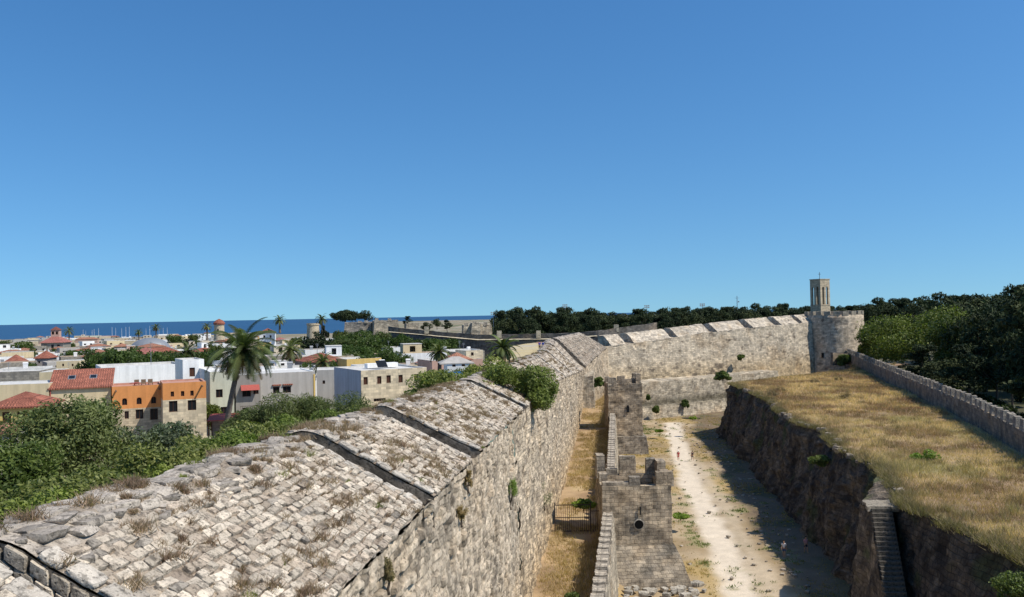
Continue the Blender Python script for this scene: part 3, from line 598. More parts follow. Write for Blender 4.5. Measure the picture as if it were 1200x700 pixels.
def parapet(name, s0, s1, rows=13, near=True, seed=0, label=None, plain_t=None):
    mb = MB(); r = np.random.default_rng(seed); cols = []
    step = .25 if near else .5
    # core under the stones: slope, both cheeks, back
    ss_ = np.linspace(s0, s1, max(3, int((s1-s0)/step))+1); Tm = rT(ss_); q = np.linspace(0, 1, 22 if near else 14)
    Sg, Qg = np.meshgrid(ss_, q, indexing='ij'); G = surf_pt(Sg, Qg*(rT(Sg)+2.2), -.02)
    n0 = mb.n; mb.grid(G.transpose(1, 0, 2)); k = mb.n-n0; cc = mix((.29, .23, .175), (.44, .37, .29), ss(fbm(G.transpose(1, 0, 2).reshape(-1, 3)*1.2, 3, 5), -.2, .3))
    crest = (Qg.T.reshape(-1)*(rT(Sg)+2.2).T.reshape(-1)) > rT(Sg).T.reshape(-1); cc[crest] = mix((.50, .43, .35), (.31, .25, .19), ss(fbm(G.transpose(1, 0, 2).reshape(-1, 3)[crest]*1.3, 3, 15), -.2, .4)); cols.append(cc)
    for se, flip in ((s0, 0), (s1, 1)):
        tt = np.linspace(0, rT(se)+1.6, 20 if near else 10); top = surf_pt(se+0*tt, tt, -.08); bot = top.copy(); bot[:, 2] -= 1.6
        G2, U2 = sheet(bot if not flip else bot[::-1], top if not flip else top[::-1], .2 if near else .4); n0 = mb.n; mb.grid(G2, U2); p = G2.reshape(-1, 3)
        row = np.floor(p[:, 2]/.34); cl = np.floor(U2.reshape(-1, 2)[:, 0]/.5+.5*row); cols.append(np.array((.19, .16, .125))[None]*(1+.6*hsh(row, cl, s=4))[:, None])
    # courses of stones
    C = []; EX = []; EY = []; EZ = []; K = []
    T_ = float(rT((s0+s1)/2)); dt = T_/rows; sdir = surf_pt((s0+s1)/2, T_)-surf_pt((s0+s1)/2, 0); sdir /= np.linalg.norm(sdir); nrm = np.cross(ALO, -sdir); nrm = nrm if nrm[2] > 0 else -nrm
    big = 1.0 if near else 1.3
    for j in range(rows):
        s = s0+.42
        while s < s1-.1:
            L = r.uniform(.24, .62)*big; L = min(L, s1-s+.05)
            t = (j+.5+.30*float(vn([[s*.33, j*.35, seed]], 4)[0]))*dt*(float(rT(s))/T_); s_ = s+L/2
            if r.random() > .05 and L > .15:
                tone = 1+.14*r.normal(); z = .018*r.normal()
                c = surf_pt(s_, t+.03*r.normal())+nrm*z; rot = r.normal()*.09; ex = ALO*cos(rot)+sdir*sin(rot); ey = np.cross(nrm, ex); tl = nrm+.07*r.normal(size=3)+.13*sdir
                C.append(c); EX.append(ex*L*.5*r.uniform(.9, 1.0)); EY.append(ey*dt*.5*r.uniform(.84, 1.04)); EZ.append(tl*.085)
                k = r.random(); base = np.array((.575, .485, .375)) if k > .35 else np.array((.475, .385, .29)) if k > .05 else np.array((.36, .31, .25)); K.append(base*np.clip(tone, .6, 1.3))
            s += L
    # edging slabs along both cheeks
    for se, off in ((s0, .26), (s1, -.2)):
        t = 0.05
        while t < T_-.1:
            L = r.uniform(.5, .9); c = surf_pt(se+off, t+L/2)+nrm*.03; C.append(c); EX.append(sdir*L*.5); EY.append(ALO*.27); EZ.append(nrm*.06); K.append(np.array((.58, .51, .42))*r.uniform(.75, 1.05)); t += L
    # coursed facing blocks on the cheek turned to the viewer
    if near and s0 < 17:
        for row in range(4):
            t = r.uniform(0, .3)
            while t < T_+1.3:
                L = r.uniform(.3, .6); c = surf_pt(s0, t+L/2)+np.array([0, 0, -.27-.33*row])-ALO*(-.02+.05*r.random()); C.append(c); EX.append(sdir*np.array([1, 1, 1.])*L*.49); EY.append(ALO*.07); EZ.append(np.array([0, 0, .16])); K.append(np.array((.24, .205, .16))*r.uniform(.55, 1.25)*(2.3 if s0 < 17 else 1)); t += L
    # loose blocks of the rubble crest
    for i in range(int((s1-s0)*(11 if near else 3))):
        s = r.uniform(s0+.2, s1-.2); t = float(rT(s))+r.uniform(-.3, 1.9); L = r.uniform(.1, .34)*(1.25 if s < 32 else 1); a = r.uniform(-.6, .6)
        ex = ALO*cos(a)+PER*sin(a); ey = np.cross((0, 0, 1), ex); C.append(surf_pt(s, t, -.1 if t < float(rT(s)) else -.03-.03*r.random())); EX.append(ex*L); EY.append(ey*L*r.uniform(.5, .9)); EZ.append(np.array([r.normal()*.04, r.normal()*.04, L*r.uniform(.2, .32)])); K.append(np.array((.52, .45, .37))*r.uniform(.6, 1.15))
    C, EX, EY, EZ, K = [np.array(v) for v in (C, EX, EY, EZ, K)]
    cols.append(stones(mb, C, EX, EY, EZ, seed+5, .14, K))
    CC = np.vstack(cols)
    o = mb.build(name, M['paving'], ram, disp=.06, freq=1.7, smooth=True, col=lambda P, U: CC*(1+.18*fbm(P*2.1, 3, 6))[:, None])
    put(o, ram)
    if label: o['label'] = label
    return o
segs = [(5.0, 15.6, 15, 1), (16.6, 32.2, 16, 1), (33.9, 42.9, 15, 1), (45.5, 67.2, 13, 1), (69.2, 101, 9, 0), (103, 122, 8, 0), (124, 140, 8, 0), (142.5, 163, 8, 0), (166, 184.5, 8, 0), (187.5, 209, 8, 0)]
for i, (a, b, rw, nr) in enumerate(segs): parapet('parapet', a, b, rw, bool(nr), 40+i)
# embrasure floors between parapets
for i in range(len(segs)-1):
    a = segs[i][1]; b = segs[i+1][0]; mb = MB(); tt = np.linspace(-.02, rT(a)+2.4, 14); A = surf_pt(a-.1+0*tt, tt); B = surf_pt(b+.1+0*tt, tt); dz = np.interp(tt, [0, 1.5, 3], [.45, .95, 1.15])
    A[:, 2] -= dz; B[:, 2] -= dz; G, UV = sheet(A, B, .25); mb.grid(G, UV); put(mb.build('embrasure_floor', M['paving'], disp=.1, freq=1.5, smooth=True, col=lambda P, U: mix((.34, .28, .2), (.2, .15, .1), ss(fbm(P*.8, 3, 3), -.2, .2))), ram)
# buttress at the far end
mb = MB(); mb.prism([(13.6, 184.5, 4), (17.4, 184.5, 4), (18.6, 194, 4), (13, 194, 4)], [(13.9, 184.8, 12.4), (17.1, 184.8, 12.4), (18.2, 194, 13.3), (13, 194, 15)], .4); put(mb.build('buttress', M['rampart'], disp=.25, freq=.7, col=stonecol((.5, .43, .33))), ram)
# connecting corner mass
ys = np.linspace(185, 211, 14); G, UV = sheet(np.stack([outX(ys)+.9, ys, 0*ys+3], 1), surf_pt(ys, 0*ys, -.1), .4); mb = MB(); mb.grid(G, UV); put(mb.build('corner_face', M['rampart'], disp=.3, freq=.6, col=facecol), ram)
# dry tufts growing between the paving stones
r = np.random.default_rng(77); Q = []; 
for (a, b, rw, nr) in segs[:8]:
    n = int((b-a)*(34 if nr else 14)); s = r.uniform(a+.2, b-.1, n); t = r.random(n)*(rT(s)+2.0); p = surf_pt(s, t)
    dens = ss(fbm(p*.8, 3, 12)+.1*r.random(n), -.25, .5)*.7; Q.append(p[r.random(n) < dens])
Q = np.vstack(Q); k = r.random(len(Q)) < .06; r2 = r.random(len(Q)); sp = .055+.15*r2**2
def cushions(name, P, spr, c1, c2, label, per, w, seed, mat):
    q = np.repeat(P, per, 0); rr_ = np.random.default_rng(seed); m = len(q); S_ = np.repeat(spr, per)
    q = q+np.stack([rr_.normal(size=m)*S_, rr_.normal(size=m)*S_, 0*S_], 1); t = np.clip(.5+.6*fbm(q*1.3, 2, seed), 0, 1)
    blades(name, q, S_*1.35+.05, None, None, label, 'weeds', 1, w, .0, .6, seed, mat, C=mix(c1, c2, t))
cushions('dry_weeds', Q[~k], sp[~k], (.24, .15, .115), (.45, .32, .24), 'brown dry tufts sprouting between the stones on the rampart top', 130, .015, 21, 'dry')
cushions('green_weeds', Q[k], sp[k], (.13, .16, .04), (.28, .29, .08), 'small yellow green tufts among the stones of the rampart top', 80, .012, 22, 'leaf')

# ------------------------------------------------------------------ low crenellated wall (outer edge of terrace)
low = empty('low_wall', (9, 83, 0), 0, 'narrow crenellated low wall leading to the two square towers on the moat side', 'wall')
LZ = 6.4
ys = np.linspace(38, 212, 50); zb = np.where(ys < 60, .2, 0); mb = MB()
def lowx(o_, z): return np.stack([lowX(ys)+o_, ys, 0*ys+z], 1)
zt_ = np.interp(ys, [38, 80, 150, 212], [6.2, 6.5, 7.0, 7.2])
A = lowx(1.15, -.4); A[:, 0] += .35; B = lowx(1.1, 0); B[:, 2] = zt_; C_ = lowx(0, 0); C_[:, 2] = zt_; D_ = lowx(-.05, TZ-.3)
for p, q in ((A, B), (B, C_), (C_, D_)): g, u = sheet(p, q, .3); mb.grid(g, u)
put(mb.build('wall_body', M['tower'], disp=.12, freq=1.1, col=stonecol((.47, .41, .32), sc=.3)), low)
mer = None; y = 40.; rr = random.Random(4); k = 0
while y < 208:
    if not (80.8 < y < 90 or 156 < y < 165):
        L = rr.uniform(1.15, 1.5); m_ = MB(); m_.box((0, 0, 0), (.98, L, .8), 0, .9, .16)
        if mer is None or k < 6: o = m_.build('merlon', M['tower'], None, disp=.13, freq=1.4, seed=k, col=(.50, .43, .34)); mer = mer or []; mer.append(o.data)
        else: o = bpy.data.objects.new('merlon', mer[k % 6]); COL.objects.link(o)
        z = float(np.interp(y, [38, 80, 150, 212], [6.2, 6.5, 7.0, 7.2])); o.location = Vector((lowX(y)+.55, y, z+.3))-Vector(low.location); o.parent = low; o.rotation_euler = (0, 0, -.12+rr.uniform(-.04, .04)); k += 1
    y += 1.75
# rubble blocks at the foot
mb = MB(); r = np.random.default_rng(6); n = 90; y = r.uniform(66, 81.5, n); x = lowX(y)+1.9+r.random(n)**1.3*7.5*ss(y, 60, 80); L = r.uniform(.15, .5, n); a = r.uniform(0, 6, n)
C = np.stack([x, y, .1+.6*np.exp(-(x-lowX(y)-1.9)/2)*(y < 82)+L*.2], 1); EX = np.stack([np.cos(a), np.sin(a), 0*a], 1)*L[:, None]; EY = np.stack([-np.sin(a), np.cos(a), 0*a], 1)*(L*.7)[:, None]; EZ = np.stack([0*a, 0*a, L*.5], 1)
cl = stones(mb, C, EX, EY, EZ, 3, .3, np.array((.5, .45, .37))*r.uniform(.7, 1.1, n)[:, None]); tag(mb.build('stone_rubble', M['paving'], col=lambda P, U: cl, smooth=True), 'pale fallen stone rubble at the foot of the nearer square tower', 'rubble', None, 'stuff')

# ------------------------------------------------------------------ square towers
def merlon(par, c, d, rz=0, seed=0, base=(.44, .365, .275)):
    m_ = MB(); m_.box((0, 0, 0), d, rz, .97, .2); o = m_.build('merlon', M['tower'], None, disp=.1, freq=1.3, seed=seed, col=stonecol(base, sd=seed)); o.parent = par; o.location = Vector(c)-Vector(par.location); return o
tcol = stonecol((.46, .37, .265), L=.75, H=.36, dk=.55, wm=.45, sc=.35, amp=.25)
def hole_disc(par, x, y, z, r_, name='round_window'):
    mb = MB(); n = 20; th = np.linspace(0, 2*pi, n+1); ro, ri = r_*1.25, r_
    P = np.stack([np.stack([x+q*np.cos(th), y+dy+0*th, z+q*np.sin(th)], -1) for q, dy in ((ro, 0), (ro, -.0), (ri, -.03), (ri, .05))], 0)
    mb.grid(P); o = mb.build(name, M['paving'], disp=.03, freq=2, col=(.42, .37, .3)); put(o, par)
    mb = MB(); P = np.stack([np.stack([x+q*np.cos(th), y+dy+0*th, z+q*np.sin(th)], -1) for q, dy in ((ri, -.05), (.0, -.05))], 0); mb.grid(P); o2 = mb.build('opening', M['black']); put(o2, par); o2.parent = o; o2.location = (0, 0, 0)
t1 = empty('square_tower', (11.7, 86, 0), 0, 'square grey stone tower with round window and stepped battlements, nearer of the two', 'tower')
def tower_shell(par, x0, x1, y0, y1, zb, zt1, zfl, col, th=.9, res=.3, rot=None):
    mb = MB(); o_ = [(x0, y0), (x1, y0), (x1+.0, y1), (x0, y1)]
    mb.prism([(x, y, zb) for x, y in o_], [(x, y, zt1) for x, y in o_], res, cap=False)
    i_ = [(x0+th, y0+th), (x1-th, y0+th), (x1-th, y1-th), (x0+th, y1-th)]
    for k in range(4):
        j = (k+1) % 4; mb.patch((*o_[k], zt1), (*o_[j], zt1), (*i_[j], zt1), (*i_[k], zt1), res); mb.patch((*i_[j], zfl), (*i_[k], zfl), (*i_[k], zt1), (*i_[j], zt1), res)
    mb.patch((*i_[0], zfl), (*i_[1], zfl), (*i_[2], zfl), (*i_[3], zfl), res)
    o = put(mb.build('tower_body', M['tower'], disp=.16, freq=.9, col=col), par); return o
X0, X1, Y0, Y1 = 8.25, 14.9, 82.0, 88.6
tower_shell(t1, X0, X1, Y0, Y1, 3.7, 9.35, 8.3, tcol)
mb = MB(); mb.prism([(8.9, 80.3, -.3), (16.5, 80.3, -.3), (16.7, 90, -.3), (8.4, 90, -.3)], [(8.9, 80.55, .9), (16.2, 80.55, .9), (16.4, 89.8, .9), (8.4, 90, .9)], .3, cap=False)
mb.prism([(8.9, 80.55, .9), (16.2, 80.55, .9), (16.4, 89.8, .9), (8.4, 90, .9)], [(X0+.0, Y0-.05, 3.8), (X1+.1, Y0-.05, 3.8), (X1+.1, Y1+.1, 3.8), (X0, Y1+.1, 3.8)], .3, cap=False); put(mb.build('sloping_base', M['tower'], disp=.16, freq=.9, col=stonecol((.40, .335, .255), L=.75, H=.36, dk=.6, sc=.5)), t1)
for i, (cx, cy, cz, dx, dy, dz) in enumerate([(9.6, 82.5, 9.5, 2.6, .85, .45), (11.4, 82.5, 9.75, 1.1, .85, .95), (14.3, 82.5, 9.95, 1.7, .85, 1.35), (14.7, 84.5, 9.8, .85, 1.4, 1.1), (14.7, 87., 10.1, .85, 1.7, 1.7),
        (8.65, 87.6, 10.4, .8, 1.9, 2.3), (8.65, 85., 9.7, .8, 1.4, .9), (11.5, 88.2, 10.25, 1.7, .85, 2.0), (13.9, 88.2, 10.1, 1.0, .85, 1.7), (9.9, 88.2, 9.6, 1.2, .8, .7)]): merlon(t1, (cx, cy, cz), (dx, dy, dz), 0, i)
hole_disc(t1, 11.7, 81.88, 5.75, .42)
mb = MB(); mb.box((11.85, 81.86, 7.05), (.14, .12, .75)); put(mb.build('arrow_slit', M['glass']), t1)
t2 = empty('square_tower', (20.5, 161, 0), 0, 'farther square tower with a small window slit standing at the bend of the moat', 'tower')
tower_shell(t2, 17.4, 23.7, 158, 164.5, 3.3, 12.9, 11.8, stonecol((.42, .335, .24), L=.8, H=.4, dk=.5, sc=.3))
mb = MB(); mb.prism([(17.6, 156.8, -.3), (24.6, 156.8, -.3), (24.8, 166, -.3), (17.4, 166, -.3)], [(17.8, 157., 3.2), (24.2, 157., 3.2), (24.3, 165.5, 3.2), (17.6, 165.5, 3.2)], .35); put(mb.build('stepped_base', M['tower'], disp=.14, freq=.9, col=stonecol((.36, .31, .25), dk=.5)), t2)
for i, (cx, cy, cz, dx, dy, dz) in enumerate([(18.2, 158.5, 13.3, 1.6, .9, 1.4), (20.9, 158.5, 13.2, 1.9, .9, .95), (23.1, 158.5, 13.7, .9, .9, 1.9), (22.5, 159.5, 13.3, 1.1, .8, .9), (23.2, 163.5, 13.6, .9, 1.8, 1.6), (20.6, 164, 13.3, 1.4, .9, 1.1), (17.9, 163.5, 13.3, .9, 1.5, 1.)]): merlon(t2, (cx, cy, cz), (dx, dy, dz), 0, 20+i)
mb = MB(); mb.box((21.0, 157.85, 8.1), (.5, .12, 1.1)); mb.box((21, 157.84, 8.75), (.34, .12, .25)); put(mb.build('window_slit', M['glass']), t2)

# iron gate
gt = empty('iron_gate', (3.9, 85.4, TZ+.1), 0, 'rusty iron bar gate closing the grassy terrace behind the low wall', 'gate')
mb = MB()
for x in np.arange(.15, 3.4, .21): mb.tube([(x, 0, .15), (x, 0, 2.75)], .022, 5)
mb.build('bars', M['iron'], gt)
mb = MB()
for z in (.15, 1.5, 2.75): mb.box((1.7, 0, z), (3.5, .06, .07))
mb.build('rail', M['iron'], gt)
for x in (-.05, 3.5):
    mb = MB(); mb.box((x, 0, 1.4), (.1, .1, 3.1)); mb.box((x, 0, 2.98), (.14, .14, .05)); mb.build('post', M['iron'], gt)
mb = MB()
for x in np.arange(3.75, 4.7, .21): mb.tube([(x, 0, .1), (x, 0, 2.1)], .022, 5)
mb.box((4.15, 0, 2.1), (1.2, .06, .07)); mb.build('side_panel', M['iron'], gt)

# ------------------------------------------------------------------ far wall, lower wall, round tower
fw = empty('far_rampart', (55, 233, 0), 0, 'broad sunlit rampart across the end of the moat with sloping parapets', 'fortress wall')
topz = lin([16, 36, 54, 70, 90], [17.4, 18.6, 20.2, 21.2, 22.0]); rzf = lin([16, 36, 54, 70, 90], [19.9, 21.0, 22.4, 23.5, 24.4])
fo = np.array([[18, 205.5], *farO.tolist()]); nf = np.array([.57, -.82, 0])
bot = np.array([(x+.9, y-1.1, 1.5) for x, y in fo]); top = np.array([(x, y, topz(x)) for x, y in fo])
def fcol(P, UV):
    c = stonecol((.60, .51, .39), L=.9, H=.45, dk=.3, wm=.45, sc=.13, amp=.14)(P, UV); lo = ss(-P[:, 2], -15, -8); c = mix(c, c*np.array([.92, .84, .70]), lo)
    h = ss(fbm(P*np.array([.5, .5, .9]), 4, 61)+.25*ss(P[:, 0], 42, 54)*(1-ss(P[:, 0], 58, 66))*ss(-P[:, 2], -17, -10), .33, .5); return mix(c, (.14, .11, .085), h*.75)
mb = MB(); G, UV = sheet(bot, top, .4); mb.grid(G, UV); put(mb.build('wall_face', M['farwall'], disp=.3, freq=.55, col=fcol), fw)
def fpar(u0, u1, seed):
    x0, x1 = u0, u1; n = 4; xs = np.linspace(x0, x1, n); A = np.array([(x, farY(x), topz(x)-.1) for x in xs]); B = np.array([(x-3.2*.57, farY(x)+3.2*.9, rzf(x)) for x in xs]); D = B+np.array([-1.2, 1.6, -.1]); E = D-np.array([0, 0, 3])
    mb = MB()
    for p, q in ((A, B), (B, D), (D, E)): g, u = sheet(p, q, .35); mb.grid(g, u)
    for k in (0, -1):
        P_ = [A[k]-np.array([0, 0, 1.6]), B[k]-np.array([0, 0, 2.4]), B[k], A[k]]
        if k == 0: P_ = [P_[1], P_[0], P_[3], P_[2]]
        mb.patch(*P_, res=.35); mb.patch(B[k]-np.array([0, 0, 2.4]), E[k], D[k], B[k], .4)
    put(mb.build('parapet', M['farwall'], disp=.22, freq=.8, seed=seed, col=stonecol((.56, .48, .38), dk=.35, sc=.35, sd=seed)), fw)
uY = lambda u: (u-600)/1000
def xfar(u):
    xs = np.linspace(18, 96, 800); return float(xs[np.argmin(np.abs(xs/np.array([farY(x) for x in xs])-uY(u)))])
us = [(698, 735), (743, 786), (794, 832), (840, 874), (882, 908), (916, 936)]
fs = [(24.5, xfar(733))]+[(xfar(a), xfar(b)) for a, b in us[1:]]+[(xfar(941), xfar(952))]
for i, (a, b) in enumerate(fs): fpar(a, b, 60+i)
for (a, b) in zip(fs[:-1], fs[1:]):
    x0, x1 = a[1]-.2, b[0]+.2; A = [(x, farY(x), topz(x)-.25) for x in (x0, x1)]; B = [(x-2.2, farY(x)+3.4, rzf(x)-2.1) for x in (x0, x1)]; D = [(x-6, farY(x)+9, rzf(x)-2.3) for x in (x0, x1)]
    mb = MB(); mb.patch(A[0], A[1], B[1], B[0], .4); mb.patch(B[0], B[1], D[1], D[0], .5); put(mb.build('embrasure_floor', M['farwall'], disp=.1, col=(.36, .3, .23)), fw)
lw = empty('lower_wall', (40, 210, 0), 0, 'low outer wall band with bushes at the foot of the far rampart', 'wall')
lo = [(20.5, 203), (28, 206), (41, 214), (56, 224), (74, 238)]
A = np.array([(x+.7, y-1.1, -.4) for x, y in lo]); A2 = np.array([(x+.35, y-.5, 3.0) for x, y in lo]); B = np.array([(x, y, 3.1) for x, y in lo]); C = np.array([(x-.2, y+.2, 8.9) for x, y in lo]); D = np.array([(x-2.6, y+3.9, 9.1) for x, y in lo])
mb = MB()
for p, q in ((A, A2), (A2, B), (B, C), (C, D)): g, u = sheet(p, q, .4); mb.grid(g, u)
def lcol(P, U):
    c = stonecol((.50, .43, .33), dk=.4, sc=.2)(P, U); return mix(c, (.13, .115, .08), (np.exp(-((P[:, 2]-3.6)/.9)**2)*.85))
put(mb.build('wall_face', M['farwall'], disp=.3, freq=.6, col=lcol), lw)
rt = empty('round_tower', (97.5, 259, 0), 0, 'large round stone tower with battlements at the end of the moat', 'tower')
RR = 8.4; n = 110
def rcol(P, U):
    c = stonecol((.62, .51, .38), L=.9, H=.45, dk=.35, wm=.5, warm=(.46, .31, .21), sc=.16)(P, U); return c
mb = MB(); mb.lathe([(RR+.9, 0), (RR+.5, 9), (RR+.15, 12), (RR, 23.0), (RR+.12, 23.1), (RR+.12, 23.5), (RR, 23.6), (RR, 24.0), (RR-1.1, 24.0), (RR-1.1, 23.0), (0.01, 23.0)], n, (0, 0, 0))
# refine vertical rows
prof = np.concatenate([np.stack([np.interp(z, [0, 9, 12, 23], [RR+.9, RR+.5, RR+.15, RR]), z], 0)[None] for z in np.linspace(0, 23, 46)]); mb = MB(); mb.lathe([*prof.tolist(), (RR, 24.0), (RR-1.1, 24.0), (RR-1.1, 23.0), (.01, 23.)], n)
mb.build('tower_body', M['farwall'], rt, disp=.16, freq=.7, col=rcol, smooth=True)
for k in range(20):
    a = k*2*pi/20+.05; m_ = MB(); m_.box((0, 0, 0), (1.0, 1.75, 1.25), 0, .98, .35); o = m_.build('merlon', M['farwall'], rt, disp=.1, freq=1, seed=k, col=(.45, .39, .3)); o.location = (cos(a)*(RR-.5), sin(a)*(RR-.5), 24.55); o.rotation_euler = (0, 0, a)
mb = MB(); mb.box((-5.9, -6.3, 12.2), (.8, .5, 1.4), .7); mb.build('window_slit', M['glass'], rt)

# crenellated boundary wall of the bank
cw = empty('crenellated_wall', (70, 150, 0), 0, 'long dark crenellated wall edging the grassy bank under the trees', 'wall')
yy = np.linspace(60, 255, 60); xx = crX(yy); tz = 13.2
mb = MB(); A = np.stack([xx, yy, 0*yy+BZ-.5], 1); B = np.stack([xx, yy, 0*yy+tz], 1); C = B+np.array([.8, -.2, 0]); D = A+np.array([.8, -.2, -4])
for p, q in ((A, B), (B, C), (C, D)): g, u = sheet(p, q, .4); mb.grid(g, u)
ccol = stonecol((.23, .195, .155), dk=.5, sc=.2)
put(mb.build('wall_body', M['farwall'], disp=.16, freq=.7, col=ccol), cw)
y = 66.; mm = []; k = 0
while y < 253:
    if k < 6: m_ = MB(); m_.box((0, 0, 0), (.8, 1.35+.1*(k % 3), 1.25), 0, .78, .2); o = m_.build('merlon', M['tower'], None, disp=.13, freq=1.2, seed=k, col=(.36, .315, .255)); mm.append(o.data)
    else: o = bpy.data.objects.new('merlon', mm[k % 6]); COL.objects.link(o)
    o.parent = cw; o.location = Vector((crX(y)+.4, y, tz+.4+random.uniform(-.08, .08)))-Vector(cw.location); o.rotation_euler = (random.uniform(-.05, .05), 0, -.3+random.uniform(-.05, .05)); y += 2.7; k += 1
mb = MB(); mb.prism([(90, 240.5, 10), (99.5, 246, 10), (99.1, 246.7, 10), (89.6, 241.2, 10)], [(90, 240.5, 13.6), (99.5, 246, 12.6), (99.1, 246.7, 12.6), (89.6, 241.2, 13.6)], .5)
tag(mb.build('cross_wall', M['farwall'], disp=.15, col=ccol), 'short ruined wall stub in front of the round tower', 'wall')

# ------------------------------------------------------------------ bell tower
bt_ = empty('bell_tower', (119.5, 331, 12), R(28), 'square stone bell tower with tall arched openings and a cross on top', 'tower')
def bell():
    W = 2.55; z0, z1, zo0, zo1 = 0, 25.2, 15.6, 22.4; mb = MB()
    for k in range(4):
        a = k*pi/2; 
        def P(x, z, off=0): return ((x)*cos(a)-(-W+off)*sin(a), x*sin(a)+(-W+off)*cos(a), z)
        xs = [-W, -1.55, -.5, .5, 1.55, W]
        mb.patch(P(-W, z0), P(W, z0), P(W, zo0), P(-W, zo0), .8)
        for i in (0, 2, 4): mb.patch(P(xs[i], zo0), P(xs[i+1], zo0), P(xs[i+1], zo1), P(xs[i], zo1), .8)
        mb.patch(P(-W, zo1), P(W, zo1), P(W, z1), P(-W, z1), .8)
        for i in (1, 3):
            for xe in (xs[i], xs[i+1]): mb.patch(P(xe, zo0), P(xe, zo0, .7), P(xe, zo1, .7), P(xe, zo1), 1)
            cx = (xs[i]+xs[i+1])/2; r_ = (xs[i+1]-xs[i])/2
            for s_ in (-1, 1):      # arch spandrels
                pts = [P(cx+s_*r_*cos(t), zo1-r_+r_*sin(t), .01) for t in np.linspace(0, pi/2, 6)]+[P(cx+s_*r_, zo1, .01)]
                V = np.array(pts); mb.add(V, None, [(6, j, j+1) for j in range(5)])
    mb.patch((-W, -W, z1), (W, -W, z1), (W, W, z1), (-W, W, z1), 1)
    mb.build('tower_body', plaster('bellstone', (.50, .41, .29), (.9, .4, .015, .8)), bt_)
    mb = MB(); mb.box((0, 0, 25.35), (5.4, 5.4, .3)); mb.build('cornice', plaster('bellstone', 0), bt_); mb = MB(); mb.box((0, 0, 15.4), (5.3, 5.3, .25)); mb.build('string_course', plaster('bellstone', 0), bt_)
    mb = MB(); mb.box((0, 0, 19.5), (2.9, 2.9, 7.6)); mb.build('inner_core', plaster('belldark', (.2, .16, .12)), bt_)
    mb = MB(); mb.tube([(0, 0, 25.4), (0, 0, 28.2)], .09, 6); mb.box((0, 0, 27.4), (1.2, .12, .14)); mb.build('cross', M['iron'], bt_)
    mb = MB(); mb.lathe([(.05, 20.9), (.5, 20.7), (.6, 19.8), (.95, 19.1)], 16, (0, 0, 0)); mb.build('bell', M['iron'], bt_)
bell()

# ------------------------------------------------------------------ distant second rampart (shaded inner side)
dw = empty('distant_rampart', (20, 300, 0), 0, 'long dark shaded rampart with a pale ledge running behind the old town', 'fortress wall')
def dline(pts, name, zt0, col, th=1.2, hb=None, lbl=None):
    T_ = np.array([at(u, v, Y) for u, v, Y in pts]); Bm = T_.copy(); Bm[:, 2] = (zt(T_[:, 1])-1 if hb is None else T_[:, 2]-hb); Bk = T_+np.array([0, th, 0])
    mb = MB()
    for p, q in ((Bm, T_), (T_, Bk)): g, u = sheet(p, q, 1.); mb.grid(g, u)
    o = put(mb.build(name, M['farwall'], disp=.25, freq=.4, col=col), dw); return o
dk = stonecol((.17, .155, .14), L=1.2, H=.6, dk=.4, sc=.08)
dline([(455, 390, 330), (500, 394, 318), (560, 399.5, 306), (655, 398.5, 296), (700, 395, 290), (770, 384, 300)], 'wall_face', 0, dk, 2.6)
dline([(455, 383, 333), (500, 387.5, 321), (560, 392.5, 309), (655, 391, 299), (700, 388, 293), (770, 378, 303)], 'parapet', 0, dk, 1, 2.4)
# pale ledge between face and parapet
T_ = np.array([at(u, v, Y) for u, v, Y in [(455, 389.6, 330), (500, 393.6, 318), (560, 399.1, 306), (655, 398.1, 296), (700, 394.6, 290)]]); mb = MB(); g, u = sheet(T_+np.array([0, -.3, .15]), T_+np.array([0, 3, .35]), 1.); mb.grid(g, u); put(mb.build('ledge', M['soil'], disp=.1, col=(.5, .43, .3)), dw)
for (u_, v_, Y) in [(585, 391, 305), (631, 391, 301), (500, 386, 320), (722, 384, 297)]:
    p = at(u_, v_, Y); mb = MB(); mb.box((p[0], p[1]-.4, p[2]-.3), (1.6, .8, 2.6), 0, 1, .5); put(mb.build('pillar', M['farwall'], disp=.08, col=(.5, .44, .33)), dw)

